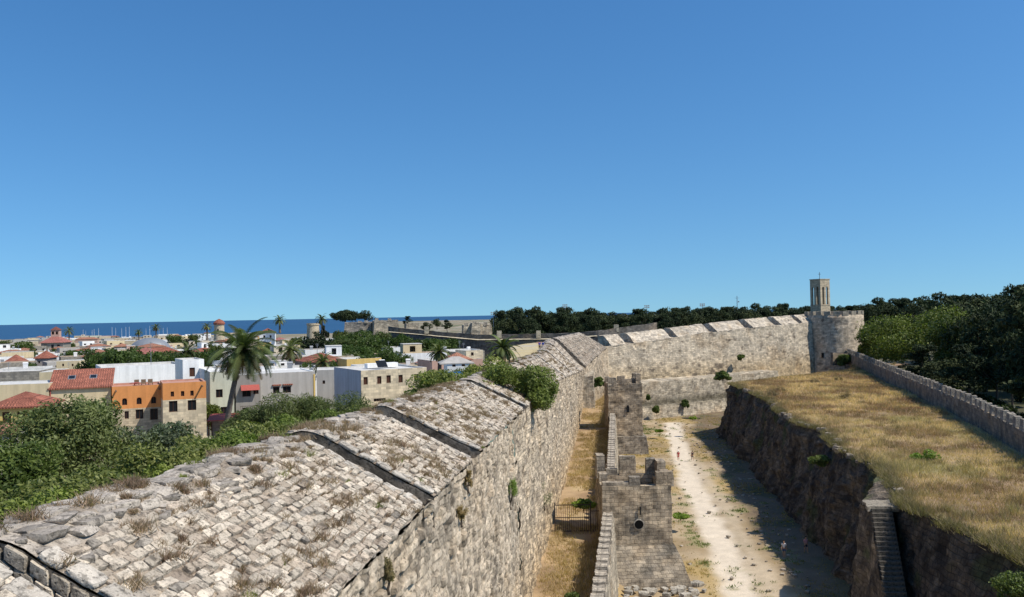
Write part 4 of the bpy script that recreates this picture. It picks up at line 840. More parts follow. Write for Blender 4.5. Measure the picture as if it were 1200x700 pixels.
# ------------------------------------------------------------------ buildings
def shell(mb, w, d, z0, z1, front=(), right=(), left=False, rev=.18, back=True, x0=0, y0=0):
    """box walls, local origin front-left bottom; openings (a0,a1,b0,b1) recessed by rev"""
    def face(O, ex, n, W, ops):
        O = np.array(O, float); ex = np.array(ex, float); n = np.array(n, float); ez = np.array([0, 0, 1.])
        xs = sorted({0, W, *[o[0] for o in ops], *[o[1] for o in ops]}); zs = sorted({z0, z1, *[o[2] for o in ops], *[o[3] for o in ops]})
        xs = [x for x in xs if 0 <= x <= W]; zs = [z for z in zs if z0 <= z <= z1]
        P = lambda x, z, q=0: O+ex*x+ez*z-n*q
        for i in range(len(xs)-1):
            for j in range(len(zs)-1):
                cx, cz = (xs[i]+xs[i+1])/2, (zs[j]+zs[j+1])/2
                if any(o[0] < cx < o[1] and o[2] < cz < o[3] for o in ops): continue
                a, b, c_, e = P(xs[i], zs[j]), P(xs[i+1], zs[j]), P(xs[i+1], zs[j+1]), P(xs[i], zs[j+1])
                mb.add([a, b, c_, e], [(0, 1, 2, 3)], None, [(xs[i], zs[j]), (xs[i+1], zs[j]), (xs[i+1], zs[j+1]), (xs[i], zs[j+1])])
        for o in ops:
            if not (o[1] <= W and o[0] >= 0 and o[2] >= z0 and o[3] <= z1): continue
            c4 = [(o[0], o[2]), (o[1], o[2]), (o[1], o[3]), (o[0], o[3])]
            for k in range(4):
                p, q = c4[k], c4[(k+1) % 4]; mb.add([P(*p), P(*q), P(*q, rev), P(*p, rev)], [(0, 1, 2, 3)])
    face((x0, y0, 0), (1, 0, 0), (0, -1, 0), w, front); face((x0+w, y0, 0), (0, 1, 0), (1, 0, 0), d, right)
    face((x0+w, y0+d, 0), (-1, 0, 0), (0, 1, 0), w, ()); face((x0, y0+d, 0), (0, -1, 0), (-1, 0, 0), d, ())
def window(par, o, side='f', w=0, rev=.18, frame=None, far=False, shutter=None, arch=None, wallmat=None, curtain=None):
    a0, a1, b0, b1 = o
    def P(x, z, q):
        return (x, q, z) if side == 'f' else (w-q, x, z)
    f = .07
    if far:
        mb = MB(); mb.add([P(a0, b0, rev), P(a1, b0, rev), P(a1, b1, rev), P(a0, b1, rev)], [(0, 1, 2, 3)]); mb.build('window', shutter or M['glass'], par); return
    mb = MB()
    for (x0, x1, y0, y1) in ((a0, a0+f, b0, b1), (a1-f, a1, b0, b1), (a0+f, a1-f, b0, b0+f), (a0+f, a1-f, b1-f, b1), ((a0+a1)/2-.025, (a0+a1)/2+.025, b0+f, b1-f)):
        for q0, q1 in ((rev-.06, rev-.01),):
            mb.add([P(x0, y0, q0), P(x1, y0, q0), P(x1, y1, q0), P(x0, y1, q0)], [(0, 1, 2, 3)])
            mb.add([P(x0, y0, q1), P(x0, y0, q0), P(x0, y1, q0), P(x0, y1, q1)], [(0, 1, 2, 3)]); mb.add([P(x1, y0, q0), P(x1, y0, q1), P(x1, y1, q1), P(x1, y1, q0)], [(0, 1, 2, 3)])
            mb.add([P(x0, y1, q0), P(x1, y1, q0), P(x1, y1, q1), P(x0, y1, q1)], [(0, 1, 2, 3)])
    fr = mb.build('window', frame or M['wood'], par)
    mb = MB(); q = rev-.02; mb.add([P(a0, b0, q), P(a1, b0, q), P(a1, b1, q), P(a0, b1, q)], [(0, 1, 2, 3)]); mb.build('shutter' if shutter else 'pane', shutter or M['glass'], fr)
    if arch and wallmat:
        r_ = (a1-a0)/2; cx = (a0+a1)/2; mb = MB()
        for s_ in (-1, 1):
            pts = [P(cx+s_*r_*cos(t), b1-r_+r_*sin(t), .02) for t in np.linspace(0, pi/2, 7)]+[P(cx+s_*r_, b1, .02)]; mb.add(np.array(pts), None, [(7, j, j+1) for j in range(6)])
        mb.build('arch', wallmat, fr)
def roof_hip(mb, w, d, z, h, ov=.35, ridge=None, axis='x'):
    x0, x1, y0, y1 = -ov, w+ov, -ov, d+ov
    if axis == 'x': L = min((y1-y0)/2, (x1-x0)/2) if ridge is None else ridge; R0, R1 = (x0+L, (y0+y1)/2, z+h), (x1-L, (y0+y1)/2, z+h)
    else: L = min((y1-y0)/2, (x1-x0)/2) if ridge is None else ridge; R0, R1 = ((x0+x1)/2, y0+L, z+h), ((x0+x1)/2, y1-L, z+h)
    A, B, C, D = (x0, y0, z), (x1, y0, z), (x1, y1, z), (x0, y1, z)
    if axis == 'x':
        mb.patch(A, B, R1, R0, 3); mb.patch(C, D, R0, R1, 3); mb.add([B, C, R1], None, [(0, 1, 2)], [(0, 0), (d, 0), (d/2, h)]); mb.add([D, A, R0], None, [(0, 1, 2)], [(0, 0), (d, 0), (d/2, h)])
    else:
        mb.patch(B, C, R1, R0, 3); mb.patch(D, A, R0, R1, 3); mb.add([A, B, R0], None, [(0, 1, 2)], [(0, 0), (w, 0), (w/2, h)]); mb.add([C, D, R1], None, [(0, 1, 2)], [(0, 0), (w, 0), (w/2, h)])
    mb.patch(A, D, C, B, 5)
    for p, q in ((A, B), (B, C)): mb.patch((*p[:2], z-.15), (*q[:2], z-.15), q, p, 5)
class Fac:
    """a facade plane found from where its top corners sit in the view"""
    def __init__(s, u0, v0, u1, Y, rot):
        s.P = at(u0, v0, Y); s.r = R(rot); s.e = np.array([cos(s.r), sin(s.r), 0]); s.n = np.array([sin(s.r), -cos(s.r), 0]); s.zt = s.P[2]; s.w = s.loc(u1, v0)[0]
    def loc(s, u, v):
        d = ray(u, v); k = (s.P-CAM).dot(s.n)/d.dot(s.n); q = CAM+d*k; return (q-s.P).dot(s.e), q[2]
    def rect(s, u0, v0, u1, v1):
        a, z1 = s.loc((u0+u1)/2-(u1-u0)/2, (v0+v1)/2); b, _ = s.loc(u1, (v0+v1)/2); _, zt_ = s.loc((u0+u1)/2, v0); _, zb = s.loc((u0+u1)/2, v1); return [a, b, zb-s.zb, zt_-s.zb]
def house(name, label, u0, v0, u1, Y, rot, zb, d, mat, ops=(), roof='flat', split=None, parapet=.25, roofmat=None, rh=1.6, group=None, shut=None, right=(), arch=False, frame=None, cat='house', capm=None, raxis='x', ov=.35):
    f = Fac(u0, v0, u1, Y, rot); f.zb = zb; root = empty(name, (f.P[0], f.P[1], zb), f.r, label, cat, group); h = f.zt-zb; w = f.w
    O = [f.rect(*o[:4]) for o in ops]; zsp = None
    if split: zsp = f.loc((u0+u1)/2, split[0])[1]-zb
    def mkw(z0, z1, m_, nm):
        fo = [o for o in O if o[2] > z0 and o[3] < z1]; ro = [o for o in right if o[2] > z0 and o[3] < z1]; mb = MB(); shell(mb, w, d, z0, z1, fo, ro); mb.build(nm, m_, root)
        for o, src in zip(O, ops):
            if o[2] > z0 and o[3] < z1: window(root, o, arch=(len(src) > 4 and src[4] == 'arch'), wallmat=m_, shutter=shut or (M['wood'] if len(src) > 4 and src[4] == 'shut' else None), frame=frame)
        for o in ro: window(root, o, 'r', w, shutter=shut, frame=frame)
    if split: mkw(0, zsp, PL[split[1]], 'lower_wall'); mkw(zsp, h, PL[mat], 'upper_wall')
    else: mkw(0, h, PL[mat], 'wall')
    rm = roofmat or PL['roofpale']
    if roof == 'flat':
        mb = MB(); z = h-parapet; mb.patch((.25, .25, z), (w-.25, .25, z), (w-.25, d-.25, z), (.25, d-.25, z), 3); o_ = [(0, 0), (w, 0), (w, d), (0, d)]; i_ = [(.25, .25), (w-.25, .25), (w-.25, d-.25), (.25, d-.25)]
        mb.build('roof', rm, root); mb = MB()
        for k in range(4):
            j = (k+1) % 4; mb.patch((*o_[k], h+.0), (*o_[j], h), (*i_[j], h), (*i_[k], h), 9); mb.patch((*i_[j], z), (*i_[k], z), (*i_[k], h), (*i_[j], h), 9)
        mb.build('parapet', capm or PL['roofpale'], root)
    elif roof == 'hip':
        mb = MB(); roof_hip(mb, w, d, h+.005, rh, ov, axis=raxis); mb.build('roof', rm, root)
    elif roof == 'mono':      # single slope rising to the back
        mb = MB(); mb.patch((-.2, -.3, h+.05), (w+.2, -.3, h+.05), (w+.2, d, h+rh), (-.2, d, h+rh), 3); mb.patch((-.2, -.3, h-.12), (w+.2, -.3, h-.12), (w+.2, -.3, h+.05), (-.2, -.3, h+.05), 9)
        mb.patch((w+.2, -.3, h-.1), (w+.2, d, h+rh-.2), (w+.2, d, h+rh), (w+.2, -.3, h+.05), 9); mb.build('roof', rm, root); mb = MB(); mb.add([(w, 0, h), (w, d, h), (w, d, h+rh-.1)], None, [(0, 1, 2)]); mb.build('gable', PL[mat], root); mb = MB(); mb.add([(0, d, h), (0, 0, h), (0, d, h+rh-.1)], None, [(0, 1, 2)]); mb.build('gable', PL[mat], root)
    root['_w'] = w; root['_h'] = h
    return root, f
def sub(root, name, mat, fn): mb = MB(); fn(mb); return mb.build(name, mat, root)

h, f = house('yellow_house', 'small yellow house with red hipped roof and brown shutters at the left edge', -14, 478, 53, 86, 14, 10, 6, 'yellow', [(2.5, 483, 13, 497, 'shut'), (20, 482, 30, 496, 'shut'), (36, 481, 46, 495, 'shut')], 'hip', roofmat=M['tile'], rh=1.3)
h, f = house('plaster_outhouse', 'low whitewashed outhouse with a strip of red tiles below the small yellow house', -14, 509, 20, 80, 14, 9, 3, 'concrete', [(4, 515, 10, 522)], 'mono', roofmat=M['tile2'], rh=.7)
h, f = house('cream_house', 'plain cream house with pale flat roof left of the red skylight roof', -20, 452, 57, 106, 14, 10, 7, 'cream', [], 'flat', parapet=.1)
h, f = house('stone_house', 'long grey stone house with pale roof rim behind the plain cream house', -30, 437, 46, 122, 14, 10, 9, 'greystone', [], 'flat', parapet=.3)
h, f = house('stone_house', 'cream stone block with pale rim between the grey stone house and the white building', 46, 436.5, 62, 121, 14, 10, 9, 'cream', [], 'flat', parapet=.3)
h, f = house('red_roof_house', 'cream house whose red tiled roof has two skylights', 58, 456, 130, 108, 22, 10, 6, 'cream', [], 'mono', roofmat=M['tile'], rh=2.1)
W = h['_w']; H = h['_h']
for fx in (.32, .68):
    def sky_(mb, fx=fx):
        a, b, c0, c1 = W*fx-.45, W*fx+.45, .42, .62; z = lambda q: H+.05+q*(2.05)+.09
        mb.add([(a, 6*c0, z(c0)), (b, 6*c0, z(c0)), (b, 6*c1, z(c1)), (a, 6*c1, z(c1))], [(0, 1, 2, 3)]); mb.add([(a, 6*c0, z(c0)-.12), (b, 6*c0, z(c0)-.12), (b, 6*c0, z(c0)), (a, 6*c0, z(c0))], [(0, 1, 2, 3)])
    sk = sub(h, 'skylight', M['grey'], sky_)
    def pane_(mb, fx=fx):
        a, b, c0, c1 = W*fx-.35, W*fx+.35, .44, .60; z = lambda q: H+.05+q*(2.05)+.1
        mb.add([(a, 6*c0, z(c0)), (b, 6*c0, z(c0)), (b, 6*c1, z(c1)), (a, 6*c1, z(c1))], [(0, 1, 2, 3)])
    p_ = sub(h, 'pane', M['glass'], pane_); p_.parent = sk
sub(h, 'drainpipe', M['redawning'], lambda mb: mb.tube([(.1, -.1, 0), (.1, -.1, H-.1)], .07, 6))
ho1, f = house('orange_house', 'orange rendered house with three small arched windows above a stone ground floor', 131, 453.5, 190.5, 109, 25, 10, 6.5, 'orange', [(143, 467, 149, 475, 'arch'), (160, 466, 166, 474, 'arch'), (177, 465, 183, 473, 'arch'), (146, 482, 151, 491), (159, 480, 168, 491), (176, 479, 185, 492)], 'flat', split=(478.5, 'stone'), parapet=.25, roofmat=PL['roofpink'], capm=PL['roofpink'])
ho2, f2 = house('orange_house', 'orange topped stone house with three tiny square windows, right of the arched window one', 190.5, 449.5, 241.5, 107.5, 25, 10, 6.5, 'orange', [(200, 459, 204, 465), (212, 458.5, 216, 464.5), (223, 458, 227, 464), (198, 470, 208, 483), (220, 469, 230, 481), (199, 505, 210, 514.5)], 'flat', split=(468, 'sand'), parapet=.2, roofmat=PL['roofpink'], capm=PL['roofpink'])
for hh, xs_ in ((ho1, (.08, .93)), (ho2, (.9,))):
    W = hh['_w']; H = hh['_h']
    for q in xs_: sub(hh, 'beam', M['plank'], lambda mb, q=q: mb.tube([(W*q, .3, H-.5), (W*q, -.9, H-.55)], .11, 7))
W = ho1['_w']; H = ho1['_h']
fn_ = empty('roof_furniture', ho1.matrix_world.translation, 0, 'low loungers and a round table on the pink roof terrace of the arched window house', 'furniture'); fn_.location = (ho1.location.x, ho1.location.y, 10+H-.25); fn_.rotation_euler = ho1.rotation_euler
for i in range(3):
    x = W*(.5+.14*i); sub(fn_, 'lounger', M['plank'], lambda mb, x=x: (mb.box((x, 3.5, .3), (.6, 1.6, .08)), mb.box((x, 4.4, .5), (.6, .08, .5)), mb.box((x-.25, 2.8, .13), (.06, .06, .26)), mb.box((x+.25, 2.8, .13), (.06, .06, .26)), mb.box((x-.25, 4.2, .13), (.06, .06, .26)), mb.box((x+.25, 4.2, .13), (.06, .06, .26))))
sub(fn_, 'table', M['redawning'], lambda mb: (mb.lathe([(.01, .5), (.6, .5), (.6, .44), (.08, .42), (.06, .05), (.3, 0)], 14, (W*.45, 2.2, 0))))
# shed and junk by the palm
h, f = house('white_building', 'long white rendered building behind the orange houses', 118, 430.5, 214, 130, 30, 10, 10, 'white', [], 'flat', parapet=.3)
h, f = house('white_stair_tower', 'tall white roof block with a brown shuttered window above the long white building', 214, 422, 239, 124, 30, 10, 7, 'white', [(222, 431, 228.5, 441.5, 'shut')], 'flat', parapet=.15)
h, f = house('white_building', 'white stepped roof wing to the right of the brown shutter window', 239, 433, 262, 122, 30, 10, 7, 'white', [], 'flat', parapet=.15)
h, f = house('green_house', 'pale green house with two square windows behind the leaning palm', 246, 436, 274, 116, 26, 10, 9, 'palegreen', [(253, 456.5, 261, 466, ), (258.5, 477, 266, 486)], 'flat', parapet=.15, capm=PL['white'])
h, f = house('balcony_house', 'shaded flat with a balcony and red awnings between the palm trunk and the grey wall', 276, 440, 305, 118, 22, 10, 9, 'grey', [(284, 457, 294, 465), (297, 455, 303, 462), (284, 478, 292, 488)], 'flat', parapet=.15)
W = h['_w']; H = h['_h']
sub(h, 'awning', M['redawning'], lambda mb: mb.patch((W*.2, -.9, H-2.1), (W*.95, -.9, H-2.1), (W*.95, 0, H-1.4), (W*.2, 0, H-1.4), 1))
bal = sub(h, 'balcony', PL['concrete'], lambda mb: mb.box((W*.55, -.55, H-5.3), (W*.8, 1.1, .18)))
def rail_(mb):
    for x in np.arange(W*.17, W*.95, .22): mb.tube([(x, -1.05, H-5.2), (x, -1.05, H-4.25)], .02, 4)
    mb.box((W*.55, -1.05, H-4.22), (W*.8, .05, .05))
o = sub(h, 'railing', M['iron'], rail_); o.parent = bal
h, f = house('grey_house', 'long grey rendered house with red lintels over two dark openings', 305, 438, 369, 120, 26, 10, 9, 'concrete', [(320, 453.5, 327.5, 461), (331.5, 453, 341, 460.5)], 'flat', parapet=.12, capm=PL['white'])
W = h['_w']; H = h['_h']
for a, b in ((.21, .37), (.4, .58)): sub(h, 'lintel', M['tile'], lambda mb, a=a, b=b: mb.box((W*(a+b)/2, -.12, H-1.72), (W*(b-a), .26, .16)))
sub(h, 'corner_strip', PL['yellow'], lambda mb: mb.box((W-.1, -.03, H/2-.2), (.25, .1, H-.5)))
h, f = house('low_white_house', 'low pale house with worn wall between the grey house and the five window building', 371, 434, 402, 138, 12, 10, 8, 'concrete', [(378, 446, 381, 450)], 'flat', parapet=.2)
h, f = house('stone_block', 'short dark stone annex left of the five window building', 393, 447, 405, 128, 12, 10, 4, 'greystone', [], 'flat')
h, f = house('window_row_house', 'cream stone building with pale blue side wall and a row of five brown windows', 423, 434.5, 500, 112, 30, 10.5, 11, 'sand', [(426, 442, 431, 451, 'shut'), (442, 441, 447, 450, 'shut'), (453, 440, 458, 449, 'shut'), (467, 439.5, 472, 448.5, 'shut'), (485, 438.5, 490, 446.5, 'shut'), (438, 467, 452, 470.5)], 'flat', parapet=.18)
W = h['_w']; H = h['_h']
sub(h, 'side_render', PL['paleblue'], lambda mb: mb.patch((-.03, 11, .0), (-.03, 0, .0), (-.03, 0, H), (-.03, 11, H), 5))
sub(h, 'roof_cabin', PL['white'], lambda mb: mb.box((W*.55, 6, H+.25), (4.5, 1.2, .6)))
sub(h, 'solar_panel', M['glass'], lambda mb: mb.patch((W*.38, 3.2, H+.1), (W*.38+1.5, 3.2, H+.1), (W*.38+1.5, 4.2, H+1.), (W*.38, 4.2, H+1.), 3))
# awning shed at palm foot
sh = empty('lean_to_shed', (*at(243, 492, 104)[:2], 10.2), R(12), 'open lean-to with a flat red roof beside the leaning palm trunk', 'shed'); zr = at(260, 490, 104)[2]-10.2
sub(sh, 'roof', M['redawning'], lambda mb: mb.prism([(0, -.3, zr-.35), (3.7, -.3, zr-.35), (3.7, 3, zr+.1), (0, 3, zr+.1)], [(0, -.3, zr-.25), (3.7, -.3, zr-.25), (3.7, 3, zr+.2), (0, 3, zr+.2)], 3))
for x, y in ((.1, 0), (3.6, 0), (.1, 2.9), (3.6, 2.9)): sub(sh, 'post', M['wood'], lambda mb, x=x, y=y: mb.box((x, y, (zr-.25)/2), (.12, .12, zr-.25)))
sub(sh, 'back_wall', PL['greystone'], lambda mb: mb.patch((.1, 2.95, 0), (3.6, 2.95, 0), (3.6, 2.95, zr), (.1, 2.95, zr), 3))
pv = empty('pavilion', (*at(517, 436, 112)[:2], at(517, 436, 112)[2]-1), R(10), 'open sided pavilion with a grey canopy and blue sheeting', 'pavilion')
sub(pv, 'canopy', PL['concrete'], lambda mb: roof_hip(mb, 4.2, 3.2, 2.1, .8, .2)); 
for x, y in ((0, 0), (4.2, 0), (0, 3.2), (4.2, 3.2)): sub(pv, 'post', M['wood'], lambda mb, x=x, y=y: mb.box((x, y, 1), (.12, .12, 2.1)))
sub(pv, 'tarpaulin', M['blue'], lambda mb: mb.patch((-.4, -.1, .5), (4.2, -.1, .6), (4.2, -.1, 1.05), (-.4, -.1, .95), .4))
sub(pv, 'wall_base', PL['sand'], lambda mb: mb.box((2, 1.6, -1), (4.6, 3.6, 2.8)))
h, f = house('red_roof_house', 'white house with a red hipped roof just behind the pavilion with blue sheeting', 524, 422, 552, 140, 10, 9.5, 6, 'white', [(530, 425, 534, 430), (541, 424.5, 545, 429.5)], 'hip', roofmat=M['tile2'], rh=1.1)
h, f = house('stone_house', 'small sandstone house with a pitched end in front of the dark distant rampart', 546, 411, 566, 175, 25, 9.5, 6, 'sand', [(552, 413, 555, 417)], 'flat')

# landmark buildings of the old town
h, f = house('mansion', 'grey stone mansion with red pyramid roof and a small red capped belvedere', 48, 402, 74, 560, 12, 0, 17, 'greystone', [(52, 404, 55, 408), (60, 404, 63, 409), (67, 404, 70, 408)], 'hip', roofmat=M['tile3'], rh=5.2, ov=1)
W = h['_w']; H = h['_h']
sub(h, 'belvedere', PL['pink'], lambda mb: shell(mb, 5, 5, H+3, H+8.2, [(.6, 2, H+5.2, H+7.2), (3, 4.4, H+5.2, H+7.2)], x0=W/2-2.5, y0=6))
sub(h, 'belvedere_roof', M['tile3'], lambda mb: [mb.add([(W/2-3, 5.5, H+8.2), (W/2+3, 5.5, H+8.2), (W/2+3, 11.5, H+8.2), (W/2-3, 11.5, H+8.2), (W/2, 8.5, H+10.6)], None, [(0, 1, 4), (1, 2, 4), (2, 3, 4), (3, 0, 4)])])
p = at(176, 413, 430); dm = empty('domed_building', (p[0], p[1], 3), 0, 'low grey lead dome on a stone drum in the middle of the old town', 'dome'); zz = p[2]-3
sub(dm, 'drum', PL['greystone'], lambda mb: mb.lathe([(10.6, 0), (10.6, zz+.6), (10, zz+.9)], 12))
sub(dm, 'dome', M['grey'], lambda mb: mb.lathe([(9.9*cos(t), zz+.9+6.4*sin(t)) for t in np.linspace(0, pi/2-.01, 9)], 24))
p = at(257, 392, 470); wm_ = empty('windmill_tower', (p[0], p[1], p[2]-3), 0, 'round stone windmill tower with a conical red cap', 'windmill')
sub(wm_, 'tower_body', PL['stone'], lambda mb: mb.lathe([(3.0, 0), (2.7, 4), (2.6, 9.0)], 20)); sub(wm_, 'cap', M['tile'], lambda mb: mb.lathe([(3.05, 8.4), (3.1, 9.3), (2.0, 10.6), (.05, 11.6)], 20))
sub(wm_, 'window', M['glass'], lambda mb: mb.box((.3, -2.75, 5.5), (.6, .3, 1)))
p = at(367, 392, 430); ft = empty('round_turret', (p[0], p[1], p[2]-4), 0, 'round flat topped stone turret left of the tall cypress', 'tower')
sub(ft, 'tower_body', PL['stone'], lambda mb: mb.lathe([(3.6, 0), (3.1, 5), (2.9, 8.4), (3.2, 8.6), (3.2, 9.6), (2.7, 9.6), (2.7, 9.0), (.01, 9.)], 20))
for k, (u0, v0, u1, Y, rot, nm, lb, m_, d_) in enumerate([
    (403, 378.5, 436, 350, 5, 'stone_bastion', 'tall ruined grey bastion below the round pine clump', 'greystone', 12),
    (438, 376, 468, 345, 14, 'stone_bastion', 'square pale stone block next to the umbrella pines', 'stone', 10),
    (476, 379, 491, 342, 12, 'stone_bastion', 'stepped stone block with a ruined top on the distant wall', 'stone', 8),
    (543, 381, 577, 345, 8, 'low_fort', 'long low beige fort building in front of the sea', 'sand', 8),
    (553, 378.5, 563, 343, 8, 'low_fort', 'small raised beige block on the low fort', 'sand', 5)]):
    f = Fac(u0, v0, u1, Y, rot); root = empty(nm, (f.P[0], f.P[1], 6), f.r, lb, 'fort building'); w_, h_ = f.w, f.zt-6; mb = MB()
    mb.box((w_/2, d_/2, h_/2), (w_, d_, h_), 0, .96, .8); mb.build('wall', M['farwall'], root, disp=.55, freq=.3, col=stonecol({'greystone': (.36, .32, .27), 'stone': (.48, .41, .31), 'sand': (.54, .47, .36)}[m_], dk=.5, sc=.15))
    rq = random.Random(k)
    for q in range(int(w_/2.6)):
        if rq.random() < .7: mb = MB(); mb.box((1.2+2.6*q, .6, h_+.2), (1.5, 1., rq.uniform(.6, 1.6)), 0, .9, .5); mb.build('merlon', M['farwall'], root, disp=.2, freq=.8, seed=q, col=(.42, .37, .3))
for k, (u0, v0, u1, Y, m_, rf, lb) in enumerate([(304, 390, 322, 400, 'white', 'hip', 'white house with long red roof right of the leaning palm crown'), (302, 402, 316, 330, 'yellow', 'flat', 'bright yellow house beside the large palm crown'), (112, 405, 150, 640, 'cream', 'flat', 'long cream block near the harbour'), (88, 398, 114, 900, 'pink', 'hip', 'wide low house with faded red roof near the harbour'), (72, 413, 100, 420, 'beige', 'flat', 'long beige arcaded house beneath the mansion'), (98, 408, 108, 430, 'paleblue', 'flat', 'pale blue cube house right of the arcaded house'),
        (66, 423.5, 93, 215, 'cream', 'flat', 'cream garden house left of the green tree clump'), (41, 420, 56, 240, 'grey', 'hip', 'grey house with a low red roof below the mansion'), (5, 425, 20, 230, 'pink', 'hip', 'pink tiled roof house near the left edge of the old town')]):
    nw = 5 if k == 4 else 2; ops = [(u0+(u1-u0)*(i+.6)/(nw+.4), v0+3, u0+(u1-u0)*(i+.6)/(nw+.4)+2.2, v0+6) for i in range(nw)]
    h, f = house('town_house', lb, u0, v0, u1, Y, 12, float(zt(Y))-1, 8, m_, ops, rf, roofmat=M['tile'] if rf == 'hip' and k != 3 else M['tile2'] if rf == 'hip' else PL['roofpale'], rh=2)

# the mass of the old town: every house an object of its own
WC = [('white', 'white', 26), ('cream', 'cream', 17), ('beige', 'beige', 16), ('stone', 'sandstone', 14), ('greystone', 'grey stone', 12), ('concrete', 'grey', 12), ('pink', 'pink', 5), ('yellow', 'yellow', 3), ('paleblue', 'pale blue', 3), ('palegreen', 'pale green', 2)]
wn = [w_[2] for w_ in WC]; marks = [(61, 'mansion'), (176, 'grey dome'), (257, 'windmill'), (328, 'tall palm'), (367, 'round turret'), (420, 'ruined bastion')]
rr = random.Random(99); rows = [152, 166, 182, 200, 220, 243, 268, 296, 328, 362, 400, 445, 495, 555, 630, 720, 830, 960, 1120, 1320, 1560]; ordn = ['nearest', 'second', 'third', 'fourth', 'fifth', 'sixth', 'seventh', 'eighth', 'ninth', 'tenth', 'eleventh', 'twelfth', 'thirteenth', 'fourteenth', 'fifteenth', 'sixteenth', 'seventeenth', 'eighteenth', 'nineteenth', 'twentieth', 'farthest']
band = lambda Y: 'in near town' if Y < 250 else 'in mid town' if Y < 480 else 'in far town' if Y < 900 else 'by harbour'
used_l = {}
def lim(Y): return 40 if Y > 350 else 14
